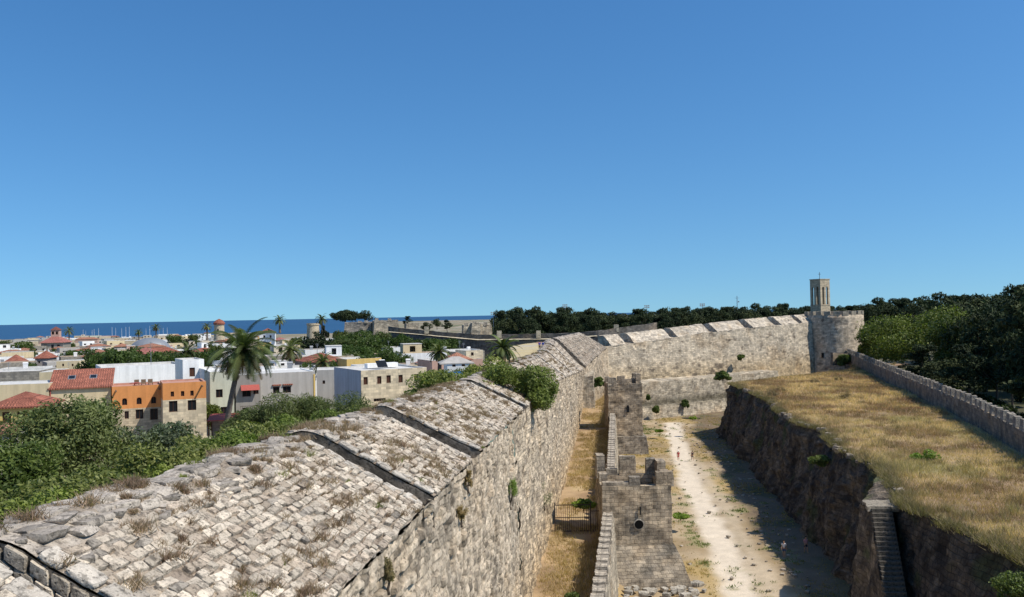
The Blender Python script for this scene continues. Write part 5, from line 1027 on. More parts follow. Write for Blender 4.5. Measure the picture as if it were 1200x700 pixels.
for ri, Y0_ in enumerate(rows):
    xl, xr = -.62*Y0_, (-.045*Y0_ if Y0_ < 290 else (-.16*Y0_ if Y0_ < 400 else -.2*Y0_ if Y0_ < 800 else -.3*Y0_)); x = xl+rr.uniform(0, 6); ci = 0; sc = 1+Y0_/1700
    while x < xr:
        w_ = rr.uniform(5.5, 11.5)*sc; d_ = rr.uniform(6, 10)*sc; hh = rr.uniform(3.6, 7.6)*(1 if Y0_ < 700 else 1.15); g = float(zt(Y0_)); yy_ = Y0_+rr.uniform(-4, 4)*sc
        u_, v_ = proj((x+w_/2, yy_, g+hh))
        if rr.random() < .8 and -20 < u_ < 575 and not (98 < u_ < 242 and Y0_ < 235) and not (395 < u_ < 450 and 190 < Y0_ < 330):
            kx = rr.choices(range(len(WC)), wn)[0]; wk, wd, _ = WC[kx]; rf = rr.choices(['flat', 'hip', 'room'], [72, 11, 17])[0]; nwin = rr.choice([1, 2, 2, 3]) if Y0_ < 700 else 2
            mk = min(marks, key=lambda m: abs(m[0]-u_)); side = 'left of' if u_ < mk[0] else 'right of'
            adj = {'flat': 'flat roofed', 'hip': 'red roofed', 'room': ''}[rf]
            tall = 'tall' if hh > 6.2 else 'low' if hh < 4.7 else ''
            lab = f"{tall+' ' if tall else ''}{wd} {'house with rooftop room' if rf == 'room' else adj+' house'} {band(Y0_)}, {side} {mk[1]}"
            root = empty('town_house', (x, yy_, g-1), R(rr.uniform(14, 42)), lab, 'house', 'houses of the old town'); H = hh+1; used_l.setdefault(lab, []).append((u_, root))
            ops = []; n_st = 2 if hh > 5.4 else 1
            for s_ in range(n_st):
                for i in range(nwin):
                    cx = w_*(i+.5)/nwin+rr.uniform(-.4, .4); ww = rr.uniform(.45, .65)*(1+Y0_/1200); zc = 1+2.0+2.9*s_-.3
                    if zc+.75 < H-.5: ops.append((max(.2, cx-ww), min(w_-.2, cx+ww), zc-.7, zc+.75))
            rops = [(d_*.5-.6, d_*.5+.6, 2.2, 3.6)] if H > 4.5 else []
            mb = MB(); shell(mb, w_, d_, 0, H, ops, rops, rev=.25); mb.build('wall', PL[wk], root)
            for o in ops: window(root, o, far=True, rev=.25, shutter=M['wood'] if rr.random() < .3 else None)
            for o in rops: window(root, o, 'r', w_, far=True, rev=.25)
            if rf == 'hip': mb = MB(); roof_hip(mb, w_, d_, H+.005, rr.uniform(1., 1.9)*sc**.5, .3); mb.build('roof', rr.choice([M['tile'], M['tile2'], M['tile2'], M['tile3']]), root)
            else:
                mb = MB(); z = H-.35; mb.patch((.2, .2, z), (w_-.2, .2, z), (w_-.2, d_-.2, z), (.2, d_-.2, z), 9); o_ = [(0, 0), (w_, 0), (w_, d_), (0, d_)]; i_ = [(.2, .2), (w_-.2, .2), (w_-.2, d_-.2), (.2, d_-.2)]
                for k in range(4): j = (k+1) % 4; mb.patch((*o_[k], H), (*o_[j], H), (*i_[j], H), (*i_[k], H), 9); mb.patch((*i_[j], z), (*i_[k], z), (*i_[k], H), (*i_[j], H), 9)
                mb.build('roof', rr.choice([PL['roofpale'], PL['rooftan'], PL['roofpale'], PL['concrete']]), root)
                if rf == 'room': rw_, rd = w_*.4, d_*.45; mb = MB(); shell(mb, rw_, rd, z, H+2.2, [(rw_*.35, rw_*.65, H+.2, H+1.7)], x0=rr.uniform(.3, w_*.5), y0=d_*.4); mb.patch((0,0,0),(0,0,0),(0,0,0),(0,0,0),9) if 0 else None; o = mb.build('rooftop_room', PL[rr.choice(['white', 'cream', wk])], root)
                if rf == 'room':
                    V = np.array([v.co for v in o.data.vertices]); x0_, x1_, y0_, y1_ = V[:, 0].min(), V[:, 0].max(), V[:, 1].min(), V[:, 1].max(); mb = MB(); mb.box(((x0_+x1_)/2, (y0_+y1_)/2, H+2.26), (x1_-x0_+.2, y1_-y0_+.2, .12)); mb.build('room_roof', PL['roofpale'], root)
                if Y0_ < 620 and rr.random() < .4:
                    mb = MB(); ax_, ay_ = rr.uniform(.5, w_-.5), rr.uniform(1, d_-1); ah = rr.uniform(1.6, 3); mb.tube([(ax_, ay_, H-.3), (ax_, ay_, H+ah)], .045, 4); [mb.box((ax_, ay_, H+ah-.1-.25*q), (.9-.15*q, .05, .05)) for q in range(3)]; mb.build('antenna', M['grey'], root)
                if rf != 'room' and rr.random() < .5 and Y0_ < 500:
                    mb = MB(); tx, ty = rr.uniform(1, w_-1), rr.uniform(1.5, d_-1); mb.tube([(tx-.5, ty, H+.75), (tx+.5, ty, H+.75)], .28, 8); mb.box((tx, ty, H+.2), (.9, .4, 1.)); mb.build('water_tank', rr.choice([M['grey'], M['white']]), root)
        x += w_+rr.choice([0.05, .05, .4, 2.5]); ci += 1
ORD = ['leftmost', 'second from left', 'third from left', 'fourth from left', 'fifth from left', 'sixth from left', 'seventh from left', 'eighth from left', 'ninth from left', 'tenth from left']
for lab, L in used_l.items():
    if len(L) > 1:
        L.sort(key=lambda t: t[0])
        for i, (_, o) in enumerate(L): o['label'] = f"{ORD[min(i, 9)]} {lab}"

# ------------------------------------------------------------------ trees
G1, G2 = (.04, .065, .015), (.16, .21, .055)
D1, D2 = (.010, .018, .008), (.05, .07, .026)
L1, L2 = (.05, .075, .015), (.19, .22, .05)
make_tree('olive_tree', 'large dense dark green tree in front of the orange houses on the left', 'tree', 10.8, 12, 'round', 34000, .16, (.05, .07, .02), (.21, .25, .10), 3, gap=.45, loc=(*at(103, 520, 72)[:2], 9.5), shell=.45, fq=.6)
make_tree('olive_tree', 'lower grey green tree standing right against the large dark tree', 'tree', 8.5, 7.5, 'round', 12000, .15, (.06, .075, .045), (.23, .26, .16), 5, gap=.42, loc=(*at(178, 520, 74)[:2], 9.5))
make_tree('green_tree', 'dark tree cut by the left frame edge beside the largest tree', 'tree', 9, 8, 'round', 14000, .16, G1, G2, 8, loc=(*at(-6, 520, 60)[:2], 10))
for i, (u, Y, H, W, lb) in enumerate([(395, 96, 8.3, 9, 'feathery green tree left of the window row building'), (340, 92, 8.6, 9, 'tall feathery dark green tree right of the leaning palm'), (300, 90, 7.6, 6, 'feathery green tree touching the palm trunk')]):
    make_tree('feathery_tree', lb, 'tree', H, W, 'round', 17000, .19, (.05, .07, .02), (.18, .21, .08), 20+i, gap=.38, loc=(*at(u, 500, Y)[:2], 9.8), elong=.25)
make_tree('bush', 'rounded dark bush at the foot of the pale blue wall', 'bush', 5.2, 6.2, 'bush', 9000, .16, G1, (.11, .15, .035), 31, loc=(*at(418, 480, 92)[:2], 10.2))
make_tree('green_tree', 'small bright tree beside the pale green house', 'tree', 5.5, 3.2, 'round', 4000, .15, L1, L2, 33, loc=(*at(250, 490, 112)[:2], 10))
# broad leaved shrubs along the inner foot of the rampart
cr = lambda y: float(outX(y)-rT(y))
sv = []
for i in range(5): sv.append(make_tree('leafy_shrub', 'shrub', 'bush', 3.9, 6.2, 'bush', 24000, .085, (.06, .085, .018), (.24, .30, .07) if i not in (1, 3) else (.32, .33, .11), 50+i, gap=.3, shell=.55, elong=.6, group='green shrubs behind the rampart'))
fits = [(y, off*.8, sc*.66) for y, off, sc in [(13, 5.4, 1.05), (16, 7.5, 1.2), (17.5, 4.2, .8), (20, 6.2, 1.15), (22, 9.0, 1.3), (24, 5.0, 1.0), (26.5, 7.6, 1.2), (28.5, 4.4, .85), (31, 6.4, 1.15), (33, 9.5, 1.35), (35, 5.2, 1.05), (38, 7.2, 1.15), (41, 5.0, .95), (44, 8.0, 1.1), (47, 6.2, .9), (51, 9.0, 1.05), (56, 7.5, .95)]]
for i, (y, off, sc) in enumerate(fits):
    sc = sc*(1.22 if 20 < y < 48 else 1)
    o = sv[i] if i < 5 else copy_tree(sv[i % 5]); x = cr(y)-off; gz = float(ground_z(np.array([x]), np.array([y]))[0])-.3; o.location = (x, y, gz); o.rotation_euler = (0, 0, i*1.3); o.scale = (sc, sc, sc*1.0)
    u_, v_ = proj((x, y, gz+3)); o['label'] = ('light green shrub' if i % 5 != 3 else 'yellowish green shrub')+f" behind rampart crest, {['nearest to the viewer', 'second nearest to the viewer', 'third in the line of shrubs', 'fourth in the line of shrubs', 'fifth in the line of shrubs', 'sixth in the line of shrubs', 'seventh in the line of shrubs', 'eighth in the line of shrubs', 'ninth in the line of shrubs', 'tenth in the line of shrubs', 'seventh from the far end of the line', 'sixth from the far end of the line', 'fifth from the far end of the line', 'fourth from the far end of the line', 'third from the far end of the line', 'second from the far end of the line', 'farthest of the line'][i].replace(' in the line of shrubs', ' of the line')}"
# undergrowth mat under the shrubs
r = np.random.default_rng(91); n = 16000; y = r.uniform(8, 100, n); x = np.array(outX(y)-rT(y))-2.3-r.random(n)*16*(1-.3*(y > 60)); Q = np.stack([x, y, ground_z(x, y)], 1); Q = Q[ss(fbm(Q*.3, 3, 4), -.4, .1) > r.random(n)]
blades('undergrowth', Q, .4+.3*r.random(len(Q)), (.06, .09, .02), (.20, .23, .06), 'tangled green undergrowth on the earth bank inside the rampart', 'undergrowth', 9, .05, .3, .6, 33, 'leaf', cn=.3)
# big bush overhanging the rampart + neighbours
make_tree('pistachio_bush', 'big olive green bush spilling over the rampart between two parapets', 'bush', 6.4, 9.0, 'bush', 34000, .12, (.07, .09, .02), (.27, .31, .08), 61, gap=.6, loc=(.6, 75.5, 16.6), shell=.35)
make_tree('pistachio_bush', 'lighter green bush left of the big bush on the rampart', 'bush', 5, 8.0, 'bush', 18000, .12, (.07, .09, .02), (.27, .31, .08), 62, gap=.35, loc=(*at(566, 470, 82)[:2], 17.6), shell=.4)
make_tree('pistachio_bush', 'yellow green shrub at the far end of the parapet row below the pavilion', 'bush', 4.2, 8.4, 'bush', 14000, .12, (.07, .09, .02), (.25, .30, .08), 63, gap=.35, loc=(*at(518, 470, 72)[:2], 17.6), shell=.4)
make_tree('dark_bush', 'dark green bushes clump right of the pavilion', 'bush', 6, 8, 'bush', 8000, .18, G1, G2, 64, loc=(*at(566, 440, 110)[:2], 13))
# plants on the wall faces
for i, (u, v, H, W, lb, dr) in enumerate([(596, 575, 1.9, 1.2, 'bright green caper plant growing out of the rampart face', 0), (636, 578, 2.6, 1.9, 'grey green bush clinging to the rampart face by a drain channel', 1), (545, 560, .9, .5, 'rusty tuft below the second embrasure of the rampart', 2), (449, 668, .9, .5, 'dark tuft on the upper rampart face near the viewer', 2), (537, 600, .8, .7, 'orange dry tuft at the mouth of the second embrasure', 2)]):
    lo_, hi_ = 10., 160.
    for _ in range(50):      # meet the leaning face
        m_ = (lo_+hi_)/2; p = at(u, v, m_); fx = float(np.interp(p[2], [3.6, outZ(m_)], [footX(m_), outX(m_)]));
        if p[0] > fx: lo_ = m_
        else: hi_ = m_
        # right of face = still outside
    p = at(u, v, lo_); c1, c2 = [((.10, .15, .03), (.32, .42, .10)), ((.13, .15, .08), (.34, .36, .22)), ((.18, .15, .07), (.42, .30, .15))][dr]
    make_tree('wall_plant', lb, 'plant', H*1.15, W*.9, 'bush', 1500, .045+.01*H, c1, c2, 70+i, loc=(p[0]+.15, p[1], p[2]-H*.5), gap=.5, elong=.3, shell=.2)
# bushes about the far walls and bank
for i, (u, v, Y, H, W, lb) in enumerate([(991, 423, 240, 4.2, 5, 'dark ivy clump where the crenellated wall meets the round tower'), (847, 441, 205, 3.0, 4, 'green bush at the far corner of the moat bank'), (868, 419, 234, 1.9, 2.0, 'small dark bush high on the far rampart'), (769, 481, 206, 2.4, 1.8, 'dark green bush low on the outer band wall'), (803, 473, 213, 2.2, 1.8, 'green bush on the ledge of the outer band wall'), (760, 466, 206, 1.6, 1.2, 'small bush near the left end of the outer band wall'),
        (1087, 540, 86, 2.6, 3.4, 'bright green shrub alone in the golden grass'), (703, 448, 190, 2.6, 3.0, 'dark green bush between the rampart end and the far tower'), (686, 503, 165, 1.2, 3.2, 'low green bush patch on the terrace beyond the gate'), (684, 592, 87.5, 1.3, 2.6, 'bright green fern like bush behind the iron gate'), (960, 540, 98, 1.6, 2.4, 'grey green scrub on the lip of the moat bank'), (1190, 690, 50, 2.2, 3, 'dark green creeper hanging at the right end of the moat bank'), (812, 490, 178, .6, 1.5, 'low green plant beside the moat path'), (772, 505, 175, .6, 1.6, 'low green weed cushion in front of the outer band wall'), (797, 605, 101, .6, 2.2, 'round low green weed cushion by the path near the square tower'), (672, 700, 62, .7, 1.2, 'small green clump at the foot of the terrace')]):
    p = at(u, v, Y); cc = ((.12, .18, .03), (.36, .46, .08)) if ('bright' in lb or 'low green' in lb or 'cushion' in lb) else ((.05, .075, .02), (.19, .24, .07))
    make_tree('bush', lb, 'bush', H, W, 'bush', 3600, .045+.0009*Y, *cc, 90+i, loc=(p[0], p[1], p[2]-H*.4), gap=.3)
# small brown bushes on the bank
bb = make_tree('dry_bush', 'small dry bush in the golden grass at the far end of the bank', 'bush', 1.6, 2.2, 'bush', 900, .07, (.13, .10, .06), (.28, .22, .13), 120, gap=.5, loc=(*at(915, 458, 158)[:2], BZ), group='dry bushes on the bank')
ub = make_tree('undergrowth_bush', 'dark bush under the pines', 'bush', 5, 9, 'bush', 3200, .3, D1, (.05, .07, .02), 121, group='dark bushes under the pines', gap=.2)
UB = [(99, 215), (95, 195), (88, 178), (84, 162), (80, 148), (75, 135), (71, 122), (67, 110), (66, 98), (100, 175), (95, 155), (88, 138), (82, 122), (78, 108), (112, 200)]
for i, (x, y) in enumerate(UB): o = ub if i == 0 else copy_tree(ub); o.location = (x, y, 6.5); o.rotation_euler = (0, 0, i*1.9); o['label'] = f"{(ORD+['eleventh from left', 'twelfth from left', 'thirteenth from left', 'fourteenth from left', 'rightmost'])[[q for q, _ in sorted(enumerate(UB), key=lambda t: t[1][0]/t[1][1])].index(i)]} dark bush under the pines beyond crenellated wall"
for (u, Y) in [(983, 180), (955, 175), (905, 150), (990, 145)]: o = copy_tree(bb); p = at(u, 450, Y); o.location = (p[0], p[1], BZ); o.rotation_euler = (0, 0, u)

# palms
palm('palm_tree', 'large leaning date palm in front of the pale green house', 12.2, 5.2, 70, 1, (*at(262, 505, 101)[:2], 10.3), lean=(2.3, 0.3), tr=.31, nl=56, leafw=.042)
pp = [(340, 426, 165, 405, 3.6, 'palm tree right of the large leaning palm'), (218, 428, 190, 408, 3.6, 'broad palm behind the white stair block'), (328, 390, 400, 373, 3.8, 'tall thin palm standing against the sea'), (376, 440, 150, 421, 2.8, 'pale drooping palm above the grey house'), (515, 438, 125, 409, 2.2, 'fan palm left of the pavilion'), (589, 430, 98, 403, 2.4, 'palm rising out of the bushes on the rampart'), (183, 400, 640, 382, 5, 'palm against the sea above the grey dome'), (163, 400, 640, 388, 4, 'smaller palm against the sea left of the dome'), (81, 402, 700, 386, 6, 'bushy palm against the sea right of the mansion'), (243, 398, 500, 381, 4, 'bushy palm beside the windmill tower'), (378, 395, 400, 372, 4, 'tall dark shaggy palm by the round turret')]
for i, (u, vb, Y, vt, L, lb) in enumerate(pp):
    b = at(u, vb, Y); t = at(u, vt, Y); zg = min(b[2], t[2]-3); palm('palm_tree', lb, t[2]-zg-.2*L, L, 40 if Y < 300 else 30, 10+i, (b[0], b[1], zg), lean=(random.uniform(-.4, .4), 0), nl=24 if Y < 300 else 14, tr=.25 if Y < 300 else .45, leafw=.07 if Y < 300 else .2)

# town trees
tv = []
for i in range(4): tv.append(make_tree('round_tree', 'tree', 'tree', 8, 10, 'round', 3800, .34, G1, (.085, .13, .03) if i else (.13, .15, .05), 200+i, gap=.25, group='trees of the old town'))
tt_ = [(112, 413, 190, .9), (130, 412, 185, .95), (150, 414, 192, .9), (168, 415, 186, .9), (188, 415, 195, .85), (206, 414, 188, .9), (228, 416, 192, .8), (242, 412, 200, .8), (402, 398, 260, 1.2), (418, 396, 270, 1.2), (436, 398, 255, 1.1), (412, 406, 225, 1.0), (397, 389, 335, 1.0), (409, 391, 325, 1.1), (424, 390, 330, 1.1), (437, 391, 322, 1.0), (450, 392, 318, 1.0), (466, 393, 300, 1.0), (105, 412, 260, 1.2), (125, 411, 245, 1.1), (148, 413, 235, 1.1), (170, 414, 230, 1.0), (195, 415, 225, 1.0), (215, 414, 228, .9), (235, 415, 222, .9), (85, 412, 400, 1.2), (26, 402, 500, 1.5), (28, 415, 330, .8), (5, 400, 620, 1.5), (435, 402, 300, 1.2), (450, 399, 310, 1.2), (420, 396, 330, 1.1), (405, 398, 310, 1.4), (425, 405, 240, 1.2), (455, 412, 200, .6), (470, 414, 195, .6), (480, 399, 275, 1.1), (495, 398, 280, 1.2), (512, 400, 285, 1.0), (460, 396, 305, 1.3), (410, 415, 210, .9), (398, 412, 215, .8), (430, 419, 190, .7), (340, 408, 300, .7), (315, 412, 270, .6), (290, 412, 250, .8), (360, 428, 160, .4), (205, 393, 700, 1.4), (225, 393, 640, 1.2), (545, 430, 140, .5), (35, 428, 200, .4), (275, 396, 450, 1.0), (350, 396, 420, .9), (388, 425, 175, .4), (530, 399, 300, .8)]+[(float(u_), float(v_), float(y_), float(k_)) for u_, v_, y_, k_ in zip(np.random.default_rng(4).uniform(0, 470, 34), np.random.default_rng(5).uniform(0, 1, 34), np.random.default_rng(6).uniform(200, 700, 34), np.random.default_rng(7).uniform(.35, .8, 34))]+[(float(a_), 0.5, float(b_), float(c_)) for a_, b_, c_ in zip(np.random.default_rng(24).uniform(430, 590, 20), np.random.default_rng(25).uniform(380, 1000, 20), np.random.default_rng(26).uniform(.5, 1., 20))]
tl = {}
for i, (u, vt, Y, sc) in enumerate(tt_):
    zg = float(zt(Y)); vt = vt if vt > 1 else float(proj(((u-600)/1000*Y, Y, zg+6+3*vt))[1]); o = tv[i] if i < 4 else copy_tree(tv[i % 4]); p = at(u, vt, Y); hh = max(3, p[2]-zg); o.location = (p[0], p[1], p[2]-7.2*sc*1.0); o.scale = (sc, sc, sc); o.rotation_euler = (0, 0, i*2.1)
    if p[2]-7.2*sc > zg: o.scale = (sc, sc, (p[2]-zg)/7.2); o.location = (p[0], p[1], zg)
    mk = min(marks, key=lambda m: abs(m[0]-u)); lab = f"{'olive' if i % 4 == 0 else 'green'} round tree {band(Y)}, {'left' if u < mk[0] else 'right'} of {mk[1]}"; tl.setdefault(lab, []).append((u, o)); o['label'] = lab
for lab, L in tl.items():
    if len(L) > 1:
        L.sort(key=lambda t: t[0])
        for i, (_, o) in enumerate(L): o['label'] = f"{(ORD+['eleventh from left', 'twelfth from left', 'thirteenth from left', 'fourteenth from left', 'fifteenth from left'])[min(i, 14)]} {lab}"
make_tree('shaggy_tree', 'very dark broad conical tree right of the round turret', 'tree', 13, 9, 'cypress', 6000, .4, D1, (.025, .04, .015), 230, 'needle', loc=(*at(372, 412, 300)[:2], 8.5), gap=.2)
make_tree('shaggy_tree', 'second dark conical tree left of the ruined grey bastion', 'tree', 11, 7, 'cypress', 5000, .4, D1, (.025, .04, .015), 231, 'needle', loc=(*at(360, 410, 305)[:2], 8.5), gap=.2)
make_tree('tall_conifer', 'tall slim dark conifer rising above the round turret', 'tree', 19, 5.5, 'pine', 5000, .35, D1, (.03, .04, .02), 232, 'needle', loc=(*at(381, 400, 400)[:2], 4), gap=.2)
for i, (u, Y, vt, W, lb) in enumerate([(412, 372, 364, 12, 'smaller umbrella pine above the ruined bastion'), (414, 372, 364, 18, 'wide umbrella pine on the ruined bastion')]):
    z1 = at(u, vt, Y)[2]; make_tree('umbrella_pine', lb, 'tree', z1-17.5, W, 'umbrella', 5000, .35, D1, D2, 240+i, 'needle', loc=(at(404 if i == 0 else 417, vt, Y)[0], Y, 18), gap=.15)
# pines: horizon line and dark wood on the right
pv_ = []
for i in range(6): pv_.append(make_tree('dark_pine', 'pine', 'tree', 12, 11, 'pine' if i % 2 else 'round', 5200, .36, D1, D2 if i % 3 else (.085, .105, .04), 300+i, 'needle', gap=.3, group='dark pines behind the walls', elong=.4))
tp = []; rr = random.Random(5)
prof_v = lambda u: np.interp(u, [560, 580, 592, 640, 700, 735, 760, 800, 850, 900, 948, 1000, 1040, 1100, 1160, 1200, 1240], [377, 372, 362, 363, 362, 367, 363, 359, 359, 358, 358, 357, 352, 347, 345, 336, 332])
u = 588
while u < 1010: tp.append((u, rr.uniform(345, 420), float(prof_v(u))+rr.uniform(-1.5, 3.5), rr.uniform(.85, 1.15))); u += rr.uniform(11, 17)
u = 575
while u < 1030: tp.append((u, rr.uniform(380, 450), float(prof_v(u))+rr.uniform(1.5, 5), rr.uniform(1.1, 1.4))); u += rr.uniform(8, 11)
u = 596
while u < 1030: tp.append((u, rr.uniform(325, 345) if u < 930 else 345, float(prof_v(u))+rr.uniform(3, 9), rr.uniform(.9, 1.2))); u += rr.uniform(9, 14)
u = 1025
while u < 1260: tp.append((u, rr.uniform(325, 365) if u < 1085 else rr.uniform(235, 300), float(prof_v(u))+rr.uniform(-2, 4), rr.uniform(1.0, 1.4))); u += rr.uniform(9, 14)
u = 1128
while u < 1250: tp.append((u, rr.uniform(160, 205), float(prof_v(u))+rr.uniform(10, 35), rr.uniform(1.0, 1.5))); u += rr.uniform(17, 26)
u = 1080
while u < 1260: tp.append((u, float(np.interp(u, [1080, 1260], [168, 105]))+rr.uniform(0, 10), float(prof_v(u))+rr.uniform(45, 75), rr.uniform(.7, 1.))); u += rr.uniform(20, 30)
tp += [(1208, 150, 333, 1.1), (1192, 190, 338, 1.2), (1228, 125, 345, 1.2), (690, 330, 366, .9), (478, 335, 371, .35), (512, 335, 373, .4), (524, 370, 375, .5), (500, 380, 377, .5), (602, 345, 364, 1.0), (618, 350, 363, 1.0), (586, 380, 366, .7)]
bands = {}
for i, (u, Y, vt, sc) in enumerate(tp):
    o = pv_[i] if i < 6 else copy_tree(pv_[i % 6]); p = at(u, vt, Y); zg = float(ground_z(np.array([p[0]]), np.array([Y]))[0]) if (u > 560) else p[2]-11*sc; hgt = max(3, p[2]-zg); o.location = (p[0], p[1], zg); o.scale = (sc*max(1, hgt/16), sc*max(1, hgt/16), hgt/11.7); o.rotation_euler = (0, 0, i*1.7)
    where = 'on skyline left of far rampart' if u < 735 else 'on skyline above far rampart' if u < 945 else 'around the bell tower' if u < 1020 else 'on skyline beyond crenellated wall' if Y >= 228 else 'midway behind crenellated wall' if Y > 158 else 'close behind crenellated wall'
    lab = f"{'bushy' if i % 2 == 0 else 'tiered'} dark pine {where}"; bands.setdefault(lab, []).append((u, o)); o['label'] = lab
for lab, L in bands.items():
    if len(L) > 1:
        L.sort(key=lambda t: t[0]); n_ = len(L)
        nm = ORD+['eleventh from left', 'twelfth from left', 'thirteenth from left', 'fourteenth from left', 'fifteenth from left', 'sixteenth from left', 'seventeenth from left', 'eighteenth from left', 'nineteenth from left']+[w_+' from left' for w_ in ('20th', '21st', '22nd', '23rd', '24th', '25th', '26th', '27th', '28th', '29th', '30th', '31st', '32nd', '33rd', '34th', '35th', '36th', '37th', '38th', '39th', '40th', '41st', '42nd', '43rd', '44th', '45th')]
        for i, (_, o) in enumerate(L): o['label'] = f"{nm[min(i, 44)] if i < n_-1 else 'rightmost'} {lab}"
for i, (u, Y, vt, W, lb) in enumerate([(1078, 200, 356, 22, 'large sunlit yellow green plane tree behind the crenellated wall'), (1036, 224, 376, 12, 'rounded bright green tree beside the round tower'), (1122, 176, 370, 15, 'mid green tree right of the sunlit plane tree'), (1020, 238, 400, 6, 'low green tree between the round tower and the bank wall')]):
    p = at(u, vt, Y); zg = 8; H = p[2]-zg; make_tree('plane_tree', lb, 'tree', H*1.03, W, 'round', 15000, .3, (.045, .065, .012), (.25, .28, .06) if i != 2 else (.13, .16, .04), 330+i, gap=.4, loc=(p[0], p[1], zg), fq=.35)

# lattice masts and bare skyline things
for i, (u, v0, v1, Y, lb) in enumerate([(864, 347, 362, 420, 'thin lattice radio mast on the skyline'), (205, 0, 0, 0, '')][:1]):
    p0 = at(u, v1, Y); p1 = at(u, v0, Y); ms = empty('radio_mast', tuple(p0-np.array([0, 0, 8])), 0, lb, 'mast'); hgt = p1[2]-p0[2]+8
    def ml(mb):
        for a in range(3): mb.tube([(.35*cos(a*2.1), .35*sin(a*2.1), 0), (.12*cos(a*2.1), .12*sin(a*2.1), hgt)], .05, 4)
        for k in range(12): z = k*hgt/12; mb.tube([(.3, 0, z), (-.25, .2, z+hgt/12)], .03, 4)
    sub(ms, 'lattice', M['grey'], ml); sub(ms, 'antenna', M['grey'], lambda mb: (mb.box((0, 0, hgt*.93), (2.4, .1, .1)), mb.box((.7, 0, hgt*.8), (.7, .1, .6))))
fl0 = None
for i, (u, v, Y) in enumerate([(578, 367, 380), (662, 358, 400), (758, 359, 400), (823, 357, 400)]):
    p = at(u, v, Y); root = empty('floodlight_mast', (p[0], p[1], p[2]-14), 0, ['floodlight mast at the left end of the skyline pines', 'floodlight mast above the pines left of the far rampart', 'floodlight mast rising above the pines over the two square towers', 'floodlight mast farthest right on the skyline'][i], 'floodlight', 'floodlight masts on the skyline')
    sub(root, 'pole', M['grey'], lambda mb: mb.tube([(0, 0, 0), (0, 0, 14)], [.25, .12], 6)); sub(root, 'lamp_head', PL['concrete'], lambda mb: [mb.box((x*.85, 0, 13.4+z*.8), (.6, .3, .55)) for x in (-1, 0, 1) for z in (0, 1)])
pl = empty('street_pole', tuple(at(177, 432, 135)-np.array([0, 0, 5])), 0, 'thin metal pole in front of the grey dome', 'pole'); sub(pl, 'pole', M['grey'], lambda mb: mb.tube([(0, 0, 0), (0, 0, 9.2)], [.06, .035], 5)); sub(pl, 'antenna', M['grey'], lambda mb: [mb.box((0, 0, 9.1-.25*k), (.7, .04, .04)) for k in range(3)])

# sailing boats in the harbour
rb = random.Random(3); bt0 = None
for i, u in enumerate([98, 101, 108, 110, 116, 132, 136, 143, 147, 152, 171, 176, 186, 191, 196]):
    Y = 1960+rb.uniform(-10, 80); p = at(u, 396, Y)
    if bt0 is None:
        bt0 = empty('sailing_boat', (0, 0, 0), 0, '', 'sailing boat', 'sailing boats moored in the harbour')
        def hull(mb):
            xs = np.linspace(-6, 6, 9); P = []
            for x in xs:
                w_ = 1.9*(1-abs(x/6)**2.4)*(1 if x > 0 else .98)+.05; P.append([(x, -w_, 1.3+.03*x), (x, -w_*.75, .4), (x, 0, -.5), (x, w_*.75, .4), (x, w_, 1.3+.03*x)])
            mb.grid(np.array(P)); mb.grid(np.array([[q[0], q[4]] for q in P]))
        sub(bt0, 'hull', M['white'], hull); sub(bt0, 'cabin', M['white'], lambda mb: mb.box((-.5, 0, 1.8), (4.5, 2, 1), 0, .85)); sub(bt0, 'mast', M['white'], lambda mb: (mb.tube([(1, 0, 1), (1, 0, 23)], [.38, .25], 6), mb.tube([(1, 0, 2.6), (-4.5, 0, 2.8)], .2, 6), mb.tube([(1, -1.4, 15), (1, 1.4, 15)], .12, 4)))
        o = bt0
    else: o = copy_tree(bt0)
    o.location = (p[0], Y, -9.9); o.rotation_euler = (0, 0, rb.uniform(0, 6)); k = rb.uniform(.75, 1.15); o.scale = (k, k, k)
    o['label'] = ['leftmost', 'second', 'third', 'fourth', 'fifth', 'sixth', 'seventh', 'eighth', 'ninth', 'tenth', 'eleventh', 'twelfth', 'thirteenth', 'fourteenth', 'rightmost'][i]+(' white sailing boat mast showing over the harbour roofs' if i in (0, 14) else ' sailing boat from the left along the harbour, white mast showing')

